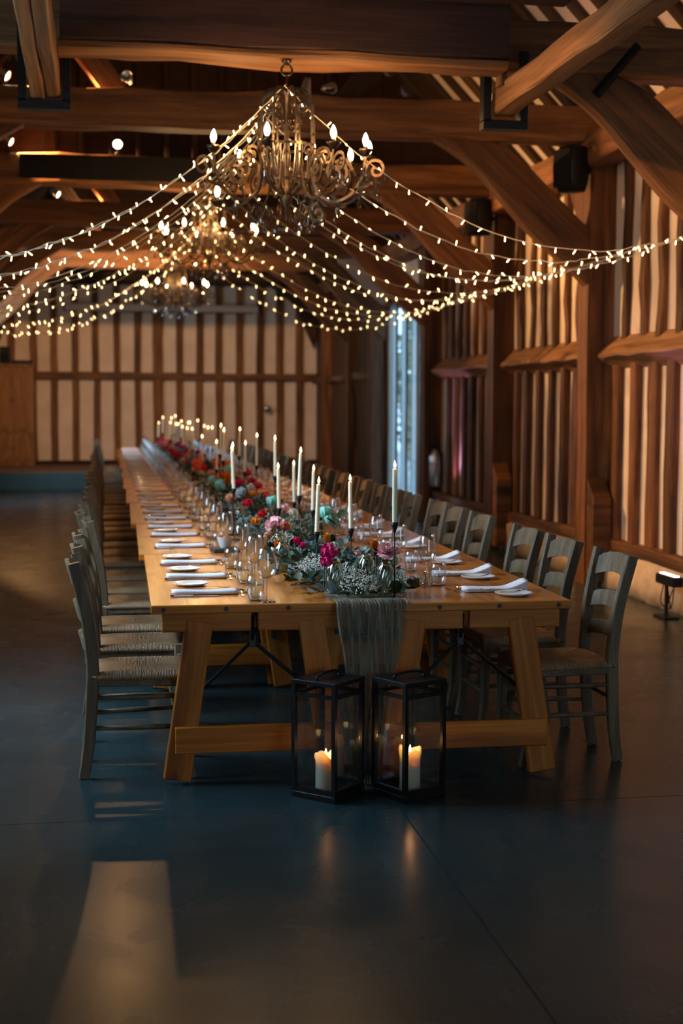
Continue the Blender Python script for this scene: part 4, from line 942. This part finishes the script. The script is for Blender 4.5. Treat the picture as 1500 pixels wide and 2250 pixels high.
# ------------------------------------------------------------------ place cards, bowls
def card(label, x, y, rz, h=.055):
    t = MB(); t.add([(-.035, -.014, 0), (.035, -.014, 0), (.035, 0, h), (-.035, 0, h), (.035, .014, 0), (-.035, .014, 0)], [(0, 1, 2, 3), (3, 2, 4, 5)])
    o = t.obj('place_card', M['card'], None, False, (x, y, TT), (0, 0, rz)); return tag(o, label, 'place card', 'place cards')
card('small folded white place card beside the wine glass, timber-wall side, near the front', 1.455, 6.36, 1.2)
card('thin white card seen edge-on, on bare wood beside the front eucalyptus', .852, 6.485, 1.42, .075)
card('tall white card behind the third candle, timber-wall half', 1.16, 7.55, 1.25, .09)
card('small white card between the garland and a wine glass, second table length', 1.50, 8.9, 1.1)
def bowl(x, y, rz, l, board):
    if board: tag(MB().box((0, 0, .011), (.15, .15, .022), None, .003).obj('serving_board', M['slate'], None, False, (x, y, TT), (0, 0, rz)), 'dark square serving board under the white bowl, ' + l, 'board')
    z = TT + (.0225 if board else 0.0005)
    o = tag(MB().lathe([(0, 0), (.026, 0), (.029, .003), (.048, .058), (.050, .060), (.046, .058), (.027, .007), (0, .006)], 24).obj('serving_bowl', M['china'], None, True, (x, y, z)), 'small white bowl of orange crisps, ' + l, 'bowl', 'crisp bowls')
    b = MB(); g = np.random.default_rng(int(x * 100))
    for i in range(40):
        a, r = g.uniform(0, 6.28), .036 * math.sqrt(g.uniform(0, 1)); p = Vector((r * math.cos(a), r * math.sin(a), .046 + g.uniform(0, .018))); q = Matrix.Translation(p) @ Matrix.Rotation(g.uniform(0, 6), 4, Vector(g.normal(size=3)).normalized())
        b.box((0, 0, 0), (.016, .012, .003), q)
    b.lathe([(0, .03), (.037, .03), (.040, .045), (0, .048)], 12)
    tag(b.obj('crisps', M['food'], None, False, (x, y, z)), 'orange crisps heaped in the white bowl, ' + l, 'snack', None, 'stuff')
bowl(.66, 7.98, .1, 'open-floor side between first and second tables', True)
bowl(1.17, 7.2, .2, 'behind the bright pink bloom amid the table', False)
bowl(1.30, 9.6, .2, 'timber-wall side of the garland, second table length', False)
# ------------------------------------------------------------------ floor lanterns
def lantern(x, y, rz, l, lp):
    t = thing('floor_lantern', 'black glazed lantern with lit pillar candle, ' + l, 'lantern', (x, y, 0), rz, 'pair of floor lanterns'); S, Hh = .215, .485; h = S / 2 - .009
    bm = M['black']
    MB().box((0, 0, .0125), (S, S, .025), None, .003).obj('base', bm, t)
    for a in (-1, 1):
        for c in (-1, 1): MB().box((a * h, c * h, .25), (.018, .018, .45)).obj('post', bm, t)
    b = MB().box((0, 0, Hh - .009), (S + .004, S + .004, .018), None, .003); b.obj('lid', bm, t)
    for zr, hr in ((.425, .014), (.036, .022)):
        for a in (-1, 1): MB().box((a * h, 0, zr), (.014, S - .036, hr)).obj('rail', bm, t); MB().box((0, a * h, zr), (S - .036, .014, hr)).obj('rail', bm, t)
    for a in (-1, 1):
        MB().box((a * (h - .003), 0, .235), (.003, S - .038, .376)).obj('glass_pane', M['pane'], t); MB().box((0, a * (h - .003), .235), (S - .038, .003, .376)).obj('glass_pane', M['pane'], t)
    P = catmull([(-.075, 0, Hh - .002), (-.078, 0, Hh + .012), (-.04, 0, Hh + .022), (0, 0, Hh + .024), (.04, 0, Hh + .022), (.078, 0, Hh + .012), (.075, 0, Hh - .002)], 5); MB().tube(P, .0055, 8, ref=(0, 1, 0)).obj('handle', bm, t, True)
    # pillar candle inside
    px, py, hh, sd = lp; g = np.random.default_rng(sd)
    ph_ = [g.uniform(0, 6) for _ in range(3)]
    def tw(r, z, a): return r * (1 + .02 * math.sin(a * 3 + ph_[0])), a
    b = MB(); k = 40; v = []
    rim = lambda a: .010 * math.sin(2 * a + ph_[0]) + .007 * math.sin(3 * a + ph_[1]) + .004 * math.sin(5 * a + ph_[2])
    prof = [(0, 0, 0), (.0405, 0, 0), (.0425, .004, 0), (.042, .125, 0), (.0435, .138, .3), (.0465, .146, .6), (.0475, .156, .8), (.0445, .166, 1), (.039, .168, 1), (.033, .158, .6), (.026, .149, .1), (0, .147, 0)]
    for r, z, wgt in prof:
        for i in range(k): a = 2 * PI * i / k; v.append((r * math.cos(a), r * math.sin(a), z * hh / .165 + rim(a) * wgt))
    b.add(v, ringfaces(len(prof), k, False))
    c = tag(b.obj('pillar_candle', M['pillar'], None, True, (px, py, .0255)), 'ivory pillar candle burning in the lantern ' + l, 'candle', 'lantern candles')
    MB().tube([(0, 0, .146), (.001, 0, .158)], .0014, 5).obj('wick', M['wick'], c); f2 = flame_mesh(.034, .0062); f2.obj('flame', M['flame'], c, True, (0, 0, .153 + (hh - .165)))
    li = bpy.data.lights.new('candle_glow', 'POINT'); li.energy = .5; li.color = (1, .40, .12); li.shadow_soft_size = .01; link('candle_glow', li, c, (0, 0, .176 + (hh - .165)))
lantern(.886, 5.655, PI / 4 + .03, 'on the open-floor side of the hanging runner', (.872, 5.62, .155, 3))
lantern(1.214, 5.612, PI / 4 - .31, 'on the timber-wall side of the hanging runner', (1.215, 5.59, .165, 8))
# ------------------------------------------------------------------ chandeliers
def spiral(c, r0, turns, a0, n=22, s=1):
    return [(c[0] + r0 * (1 - .82 * i / (n - 1)) * math.cos(a0 + s * turns * 2 * PI * i / (n - 1)), 0, c[1] + r0 * (1 - .82 * i / (n - 1)) * math.sin(a0 + s * turns * 2 * PI * i / (n - 1))) for i in range(n)]
SEC = rect(.017, .006)
def arm_mesh(low):
    b = MB()
    if low: P = [(.165, 0, -.60), (.18, 0, -.74), (.26, 0, -.83), (.36, 0, -.86), (.42, 0, -.835)]
    else: P = [(.165, 0, -.50), (.168, 0, -.68), (.21, 0, -.79), (.31, 0, -.835), (.42, 0, -.79), (.485, 0, -.68), (.50, 0, -.565)]
    b.sweep(catmull(P, 6), SEC, ref=(0, 1, 0))
    if not low:
        b.sweep(spiral((.565, -.665), .07, 1.3, PI * 1.15, s=-1), SEC, ref=(0, 1, 0))
        b.sweep(catmull([(.43, 0, -.775), (.5, 0, -.755), (.545, 0, -.74)], 4), SEC, ref=(0, 1, 0))
    b.sweep(spiral((.31, -.665), .085, 1.5, -PI * .5, s=1), SEC, ref=(0, 1, 0)); b.sweep(spiral((.24, -.56), .05, 1.2, PI, s=-1), SEC, ref=(0, 1, 0))
    b.sweep(spiral((.20, -.90), .06, 1.3, PI * .5, s=1), SEC, ref=(0, 1, 0)); b.sweep(catmull([(.42, 0, -.66), (.385, 0, -.60), (.34, 0, -.585)], 4), SEC, ref=(0, 1, 0))
    return mesh('arm', b.v, b.f, M['iron'])
ARM, ARML = arm_mesh(False), arm_mesh(True)
_b = MB(); _b.sweep(catmull([(.02, 0, -.165), (.09, 0, -.17), (.148, 0, -.21), (.168, 0, -.29), (.17, 0, -.42), (.166, 0, -.56), (.12, 0, -.70), (.03, 0, -.78)], 6), rect(.020, .006), ref=(0, 1, 0))
_b.box((.17, 0, -.44), (.014, .028, .014)); _b.sweep(spiral((.105, -.27), .045, 1.6, PI * .6, s=-1), rect(.012, .005), ref=(0, 1, 0)); _b.sweep(spiral((.06, -.36), .035, 1.3, 0, s=1), rect(.012, .005), ref=(0, 1, 0)); BAR = mesh('cage_bar', _b.v, _b.f, M['iron'])
_b = MB().lathe([(.006, -.03), (.022, -.02), (.034, .0), (.040, .012), (.030, .006), (.013, .006), (.0125, .028), (0, .028)], 16, None, lambda r, z, a: (r * (1 + (.16 * math.cos(6 * a) if r > .028 else 0)), a)); CUPM = mesh('candle_cup', _b.v, _b.f, M['iron'], True)
_b = MB().lathe([(.007, 0), (.012, .008), (.0185, .028), (.0175, .042), (.011, .062), (.004, .076), (0, .080)], 14); BULB = mesh('bulb', _b.v, _b.f, M['bulb'], True)
_b = MB().lathe([(0, -.058), (.009, -.05), (.0145, -.036), (.011, -.018), (.003, 0), (0, .001)], 8); _b.tube([(0, 0, 0), (0, 0, .035)], .0012, 4); CRYS = mesh('crystal_drop', _b.v, _b.f, M['crystal'])
def chandelier(x, y, z, label, arms, energy, seed):
    g = random.Random(seed); t = thing('chandelier', label, 'chandelier', (x, y, z), 0, 'wrought iron chandeliers')
    b = MB(); b.lathe([(0, .02), (.03, .02), (.03, -.005), (.012, -.02), (0, -.02)], 14)
    b.tube([(.032 * math.cos(a), 0, -.052 + .032 * math.sin(a)) for a in np.linspace(0, 2 * PI, 20)[:-1]], .007, 6, closed=True, ref=(0, 1, 0)); b.obj('hook', M['iron'], t, True)
    MB().lathe([(.006, -.085), (.006, -.15), (.022, -.16), (.028, -.18), (.012, -.2), (.008, -.3), (.016, -.5), (.026, -.56), (.016, -.62), (.012, -.74), (.034, -.79), (.03, -.83), (.012, -.86), (.006, -.93), (0, -.945)], 12).obj('centre_rod', M['iron'], t, True)
    for rr, zz in ((.17, -.50), (.13, -.70)): MB().sweep([(rr * math.cos(a), rr * math.sin(a), zz) for a in np.linspace(0, 2 * PI, 33)[:-1]], rect(.006, .016), closed=True).obj('ring_band', M['iron'], t)
    for k in range(8): link('cage_bar', BAR, t, None, (0, 0, 2 * PI * k / 8 + .2))
    for a, low in arms:
        a = math.radians(a); r = .42 if low else .50; zc = -.82 if low else -.555; p = (r * math.cos(a), r * math.sin(a), zc)
        link('arm', ARML if low else ARM, t, None, (0, 0, a)); link('candle_cup', CUPM, t, p, (0, 0, a))
        link('bulb', BULB, t, (p[0], p[1], p[2] + .028), (g.uniform(-.06, .06), g.uniform(-.06, .06), 0))
        link('crystal_drop', CRYS, t, (p[0] * .96, p[1] * .96, zc - .085))
        if not low: link('crystal_drop', CRYS, t, (.565 * math.cos(a), .565 * math.sin(a), -.76))
    for k in range(12):
        a = 2 * PI * k / 12; r = .2 if k % 2 else .13
        link('crystal_drop', CRYS, t, (r * math.cos(a), r * math.sin(a), -.955 if k % 2 == 0 else -.92), (0, 0, a))
    for k in range(8): a = 2 * PI * k / 8 + .3; link('crystal_drop', CRYS, t, (.33 * math.cos(a), .33 * math.sin(a), -.875), (0, 0, a))
    # the lamps' own light
    for k in range(4):
        a = 2 * PI * k / 4 + .6; l = bpy.data.lights.new('bulb_glow', 'POINT'); l.energy = energy * 1.2 / 4; l.color = (1.0, .56, .22); l.shadow_soft_size = .03
        link('bulb_glow', l, t, (.47 * math.cos(a), .47 * math.sin(a), -.44))
EQ = [(12 + 45 * k, False) for k in range(8)]
chandelier(CX, 8.56, 3.62, 'large ornate iron chandelier hung from the dark beam above the front tables', [(-110, 0), (-65, 0), (-30, 0), (0, 0), (30, 0), (62, 0), (118, 0), (165, 1), (205, 0)], 46, 1)
chandelier(1.06, 14.7, 3.86, 'middle ornate iron chandelier, behind the fairy lights, second from the lanterns', EQ, 46, 2)
chandelier(1.05, 21.7, 3.87, 'far ornate iron chandelier hanging before the pale end wall', EQ, 46, 3)
# ------------------------------------------------------------------ fairy light strings draped from the centre line to both walls
RP = [(1.06, 3.47), (1.25, 3.30), (1.55, 3.05), (2.0, 2.79), (2.48, 2.60), (2.98, 2.545), (3.27, 2.575), (3.567, 2.632), (3.95, 2.74), (4.36, 2.90)]
LP = [(1.05, 3.46), (.76, 3.17), (.464, 2.93), (.05, 2.66), (-.33, 2.50), (-.6, 2.425), (-1.0, 2.39), (-1.5, 2.45), (-2.2, 2.68)]
_b = MB().lathe([(.0024, -.012), (.0028, 0), (.0040, .003), (.0044, .012), (.0034, .019), (0, .0215)], 7); FB = mesh('bulb', _b.v, _b.f, M['fairy'], True)
gs = np.random.default_rng(5)
for side, PTS in (('timber-wall', RP), ('open-floor', LP)):
    for i, y0 in enumerate([8.52, 9.5, 10.1, 10.8, 11.2, 12.0, 12.8, 13.6, 14.6, 15.6, 16.6, 17.4] if side[0] == 't' else [8.52, 8.78, 9.2, 9.6, 10.1, 10.7, 11.3, 12.0, 12.8, 13.6, 14.6, 15.6, 16.6, 17.4]):
        dy = gs.uniform(-.3, .3) * (i > 0); sag = gs.uniform(-.05, .05) * (i > 0)
        n = len(PTS); P = []
        for k, (x, z) in enumerate(PTS):
            q = k / (n - 1); P.append((x, y0 + dy * q, z - sag * math.sin(PI * q)))
        C = catmull(P, 7); C = [c + Vector((0, gs.normal() * .004, gs.normal() * .004)) for c in C]
        t = thing('fairy_light_string', 'fairy light string draped from the centre line to the %s side, %s from the front' % (side, ordw(i + 1)), 'string lights', (0, 0, 0), 0, 'draped fairy light strings')
        MB().tube(C, .0028, 4, cap=False).obj('cable', M['wire'], t)
        acc = 0.0; last = C[0]; step = .085 * gs.uniform(.6, 1)
        for c in C[1:]:
            d = (c - last).length; 
            while acc + d >= step:
                p = last.lerp(c, (step - acc) / d); d = (c - p).length; last = p; acc = 0; step = .118 * gs.uniform(.7, 1.3)
                o = link('bulb', FB, t, p + Vector((0, 0, 0))); q = Vector((gs.normal() * .7, gs.normal() * .7, gs.choice((-1, -1, 1)) * 1.0)).normalized()
                o.rotation_euler = q.to_track_quat('Z', 'Y').to_euler(); o.location = p + q * .013
            acc += d; last = c
tag(MB().tube([(1.07, y, 3.475 - .02 * math.sin((y - 8.5) * 1.1) ** 2) for y in np.linspace(8.5, 18.6, 40)], .0025, 4).obj('support_cable', M['wire'], None), 'thin cable along the ridge line that carries the fairy light strings', 'cable')
# ------------------------------------------------------------------ spotlights on the beams
def spot(x, y, z, aim, power, label, lit=True, size=80, hang=False):
    t = thing('spotlight', label, 'spotlight', (x, y, z), 0, 'spotlights on the tie beams'); d = (Vector(aim) - Vector((x, y, z + (.10 if not hang else -.10)))).normalized(); hz = .10 if not hang else -.10
    b = MB().lathe([(0, 0), (.03, 0), (.03, .012 if not hang else -.012), (0, .012 if not hang else -.012)], 12); b.tube([(0, 0, 0), (0, 0, hz)], .008, 6); b.obj('bracket', M['black_plastic'], t)
    R = d.to_track_quat('Z', 'Y').to_matrix().to_4x4(); R.translation = (0, 0, hz)
    o = MB().lathe([(0, -.07), (.022, -.07), (.03, -.04), (.045, .03), (.05, .05), (.046, .05), (.04, .03), (0, .02)], 16).obj('lamp_can', M['silver'], t, True); o.matrix_local = R
    o = MB().lathe([(0, .048), (.03, .046), (.043, .036), (0, .035)], 16).obj('lens', M['spot_lens'] if lit else M['pane'], t, True); o.matrix_local = R
    if lit and power:
        l = bpy.data.lights.new('spot_beam', 'SPOT'); l.energy = power * 4.2; l.color = (1.0, .50, .18); l.spot_size = math.radians(size); l.spot_blend = .8; l.shadow_soft_size = .05
        o = link('spot_beam', l, t); o.location = Vector((0, 0, hz)) + d * .06; o.rotation_euler = d.to_track_quat('-Z', 'Y').to_euler()
for y, z in ((5.9, 3.86), (2.8, 3.86)): beam('tie_beam', (XL - .05, y, z + .15), (XR + .02, y, z + .15), .26, .31, 'oak', jit=.012)
spot(.15, 15.15, 4.16, (0.0, 0.0, 1.2), 9, 'lit spotlight on a beam above the black panel, glaring straight out', size=70)
spot(-1.49, 24.7, 4.18, (-1.0, 4, 1.5), 30, 'lit spotlight at a far beam above the cabinet side')
spot(3.74, 24.7, 4.18, (2.5, 4, 1.5), 40, 'lit spotlight at a far beam above the tall window side')
spot(-.80, 12.15, 4.17, (4.3, 10.9, 1.4), 430, 'lit spotlight on the second beam, beside the open-floor steel stirrup', size=75)
spot(-.96, 15.12, 4.16, (4.3, 13.9, 1.3), 420, 'lit spotlight at the open-floor end of the black panel beam', size=75)
spot(1.9, 12.2, 4.17, (3.7, 13.4, 4.7), 24, 'added fill spotlight on the pale second beam turned up to the timber-wall roof slope', size=90)  # extra lamp, put in to brighten the roof plaster
spot(1.9, 9.2, 4.03, (3.9, 10.6, 4.6), 14, 'added fill spotlight above the hung cross beam turned up to the roof slope', size=90)  # second lamp added for the roof slope
spot(.21, 12.15, 4.17, (-2, 5, 6), 0, 'unlit silver spotlight standing on the pale second beam', lit=False)
spot(1.18, 15.06, 3.82, (1.1, 12.0, 0.8), 60, 'round lit spotlight slung under the black panel beam, near the middle chandelier', hang=True, size=100)
spot(-.6, 18.65, 4.14, (4.3, 17.4, 1.5), 330, 'lit spotlight on the fourth beam turned to the timber wall', size=75)
spot(.3, 21.75, 4.16, (1.0, 29, 2.0), 150, 'lit spotlight on the fifth beam turned to the pale end wall', size=95)
spot(-.7, 5.9, 4.17, (4.3, 9.0, .6), 400, 'added unseen spotlight on the beam over the lanterns turned to the timber wall', size=50)  # out-of-view lamp added to light the timber wall
spot(2.9, 5.9, 4.17, (1.2, 6.8, 0.7), 40, 'added unseen spotlight on the beam over the lanterns turned to the front tables', size=50)  # out-of-view lamp added to light the front tables
spot(-.3, 9.05, 4.03, (.8, 7.6, 0.7), 170, 'added fill spotlight behind the hung cross beam turned down to the tables', size=80)  # lamp added to lift the warm light on the tabletops
spot(1.7, 12.15, 4.17, (1.05, 12.6, .7), 50, 'spotlight on the pale second beam turned down to the tables', size=80)
# ------------------------------------------------------------------ fittings along the walls
def uplight(x, y, rz, label):
    t = thing('led_uplighter', label, 'uplight', (x, y, 0), rz, 'battery uplighters along the timber wall'); bp = M['black_plastic']
    MB().box((0, 0, .285), (.085, .34, .075), None, .012).obj('body', bp, t)
    for k in range(4): MB().box((0, -.115 + k * .077, .325), (.04, .052, .006)).obj('led_cell', M['led'], t)
    b = MB(); b.box((-.02, 0, .12), (.02, .03, .25)); b.box((-.02, 0, .008), (.12, .22, .016)); b.box((.05, .0, .29), (.05, .1, .03)); b.obj('stand', bp, t)
    for k in (-1, 1): MB().tube(catmull([(.0, k * .1, .25), (-.02, k * .11, .12), (-.01, k * .04, .07), (0, k * .02, .10), (.01, -k * .05, .22)], 6), .005, 5).obj('cable', bp, t, True)
    l = bpy.data.lights.new('led_beam', 'SPOT'); l.energy = 45; l.color = (.80, .42, 1.0); l.spot_size = math.radians(62); l.spot_blend = .6; l.shadow_soft_size = .04
    o = link('led_beam', l, t, (0, 0, .34)); o.rotation_euler = Vector((.10, 0, 1)).to_track_quat('-Z', 'Y').to_euler()
uplight(4.16, 10.05, 0, 'black LED uplighter bar with bright white cells, near end of the timber wall plinth')
uplight(4.16, 17.5, 0, 'black LED uplighter bar with a lilac lit cell, by the fire extinguishers')
def extinguisher(x, y, label):
    t = thing('fire_extinguisher', label, 'fire extinguisher', (x, y, .50), 0, 'wall-hung fire extinguishers'); t.scale = (.72, .72, 1)
    MB().lathe([(0, 0), (.075, 0), (.08, .02), (.08, .38), (.06, .43), (.025, .46), (.022, .49), (0, .49)], 20).obj('cylinder', M['silver'], t, True)
    b = MB().lathe([(.0805, .2), (.0812, .2), (.0812, .33), (.0805, .33)], 20); b.obj('label_band', M['label'], t)
    b = MB(); b.box((0, .0, .52), (.03, .03, .06)); b.box((-.03, .03, .55), (.1, .02, .015)); b.box((-.03, .03, .52), (.1, .02, .012)); b.obj('valve_handle', M['black_plastic'], t)
    MB().tube(catmull([(0, -.02, .5), (0, -.10, .46), (-.01, -.11, .3), (-.03, -.085, .12)], 6), .009, 6).obj('hose', M['black_plastic'], t, True)
    MB().box((.09, 0, .25), (.03, .06, .4)).obj('wall_bracket', M['black_plastic'], t)
extinguisher(4.30, 18.32, 'silver fire extinguisher with a pale label band, nearer of the two by the tall window')
extinguisher(4.31, 18.50, 'silver fire extinguisher half hidden, next to the tall window stud')
b = MB().box((4.30, 18.88, 1.43), (.05, .11, .11), None, .008); tag(b.obj('call_point', M['red'], None), 'small dark red fire call point on the stud beside the tall window', 'alarm')
def speaker(x, y, z, rz, label):
    t = thing('loudspeaker', label, 'speaker', (x, y, z), rz, 'black loudspeakers under the plates')
    v = []; pr = [(-.13, .07), (.13, .10), (.13, -.10), (-.13, -.07)]
    b = MB()
    for q in range(9):
        zz = -.19 + .38 * q / 8; k = 1 - .18 * abs(q / 4 - 1) ** 2.5
        for a, c in chamfer(.24 * k, .27 * k, .05): v.append((a, c, zz))
    b.add(v, ringfaces(9, 8)); b.obj('cabinet', M['black_plastic'], t, True)
    MB().sweep([(-.125, 0, -.16), (-.135, 0, 0), (-.125, 0, .16)], rect(.19, .01), ref=(1, 0, 0)).obj('grille', M['blackmat'], t)
    b = MB(); b.box((.15, 0, .0), (.09, .04, .04)); b.box((.2, 0, 0), (.014, .1, .26)); b.obj('wall_bracket', M['black'], t)
speaker(4.0, 12.0, 3.62, .5, 'black loudspeaker bracketed high on the first timber post')
speaker(4.0, 15.1, 3.60, .5, 'black loudspeaker bracketed high on the second timber post, half behind a brace')
# black panel on the third beam, pale screen case on the end wall, end-wall lamp
tag(MB().box((.28, 15.065, 4.0), (2.25, .03, .25), None, .004).obj('black_panel', M['blackmat'], None), 'long flat black panel fixed on the face of the third beam', 'panel')
t = thing('projection_screen_case', 'long cream roll-up screen case across the pale end wall, behind the far chandelier', 'screen', (1.16, Y1 - .22, 3.50))
MB().box((0, 0, 0), (3.9, .13, .15), None, .02).obj('case', M['case'], t); MB().box((0, -.01, -.085), (3.7, .02, .025)).obj('bottom_bar', M['black_plastic'], t)
for s in (-1, 1): MB().box((s * 1.955, 0, 0), (.02, .14, .16)).obj('end_cap', M['black_plastic'], t)
t = thing('wall_lamp', 'small spot lamp on the pale end wall, above the far tables', 'lamp', (3.29, Y1 - .13, 1.48)); MB().box((0, .03, 0), (.09, .05, .12)).obj('wall_plate', M['oak'], t); MB().lathe([(0, 0), (.05, 0), (.065, .14), (0, .14)], 14, Matrix.Rotation(PI / 2, 4, 'X')).obj('lamp_head', M['silver'], t, True)
# cabinet on the stage
t = thing('oak_cabinet', 'tall oak cabinet with panelled doors on the stage in the far corner', 'cabinet', (-1.79, 29.05, .33)); W = .80
MB().box((0, 0, 1.0), (W, .5, 2.0), None, .006).obj('carcass', M['cabinet'], t)
MB().box((0, -.01, 1.985), (W + .05, .56, .05), None, .008).obj('cornice', M['cabinet'], t)
for s in (-1, 1):
    for z0, z1 in ((.08, .62), (.68, 1.92)):
        d = MB().box((s * W / 4, -.262, (z0 + z1) / 2), (W / 2 - .02, .024, z1 - z0), None, .004).obj('door', M['cabinet'], t)
        MB().box((s * W / 4, -.278, (z0 + z1) / 2), (W / 2 - .16, .012, z1 - z0 - .16), None, .004).obj('door_panel', M['cabinet'], d)
        MB().lathe([(0, 0), (.008, 0), (.008, .02), (.016, .03), (0, .036)], 10, Matrix.Translation((s * .035, -.274, (z0 + z1) / 2)) @ Matrix.Rotation(PI / 2, 4, 'X')).obj('knob', M['black'], d)
t = thing('mixer_console', 'low black audio mixer lying on top of the corner cabinet', 'audio mixer', (-1.62, 28.95, 2.342)); MB().box((0, 0, .035), (.40, .34, .07), None, .006).obj('body', M['black_plastic'], t)
for k in range(8): MB().box((-.15 + k * .043, -.05, .073), (.012, .02, .012)).obj('fader', M['silver'], t)
t = thing('monitor_speaker', 'small black upright monitor speaker on the corner cabinet', 'speaker', (-1.95, 29.0, 2.342)); MB().box((0, 0, .17), (.2, .2, .34), None, .01).obj('body', M['black_plastic'], t); MB().lathe([(0, 0), (.07, 0), (.075, .006), (.05, -.004), (0, -.01)], 18, Matrix.Translation((0, -.102, .13)) @ Matrix.Rotation(PI / 2, 4, 'X')).obj('driver_cone', M['blackmat'], t, True)
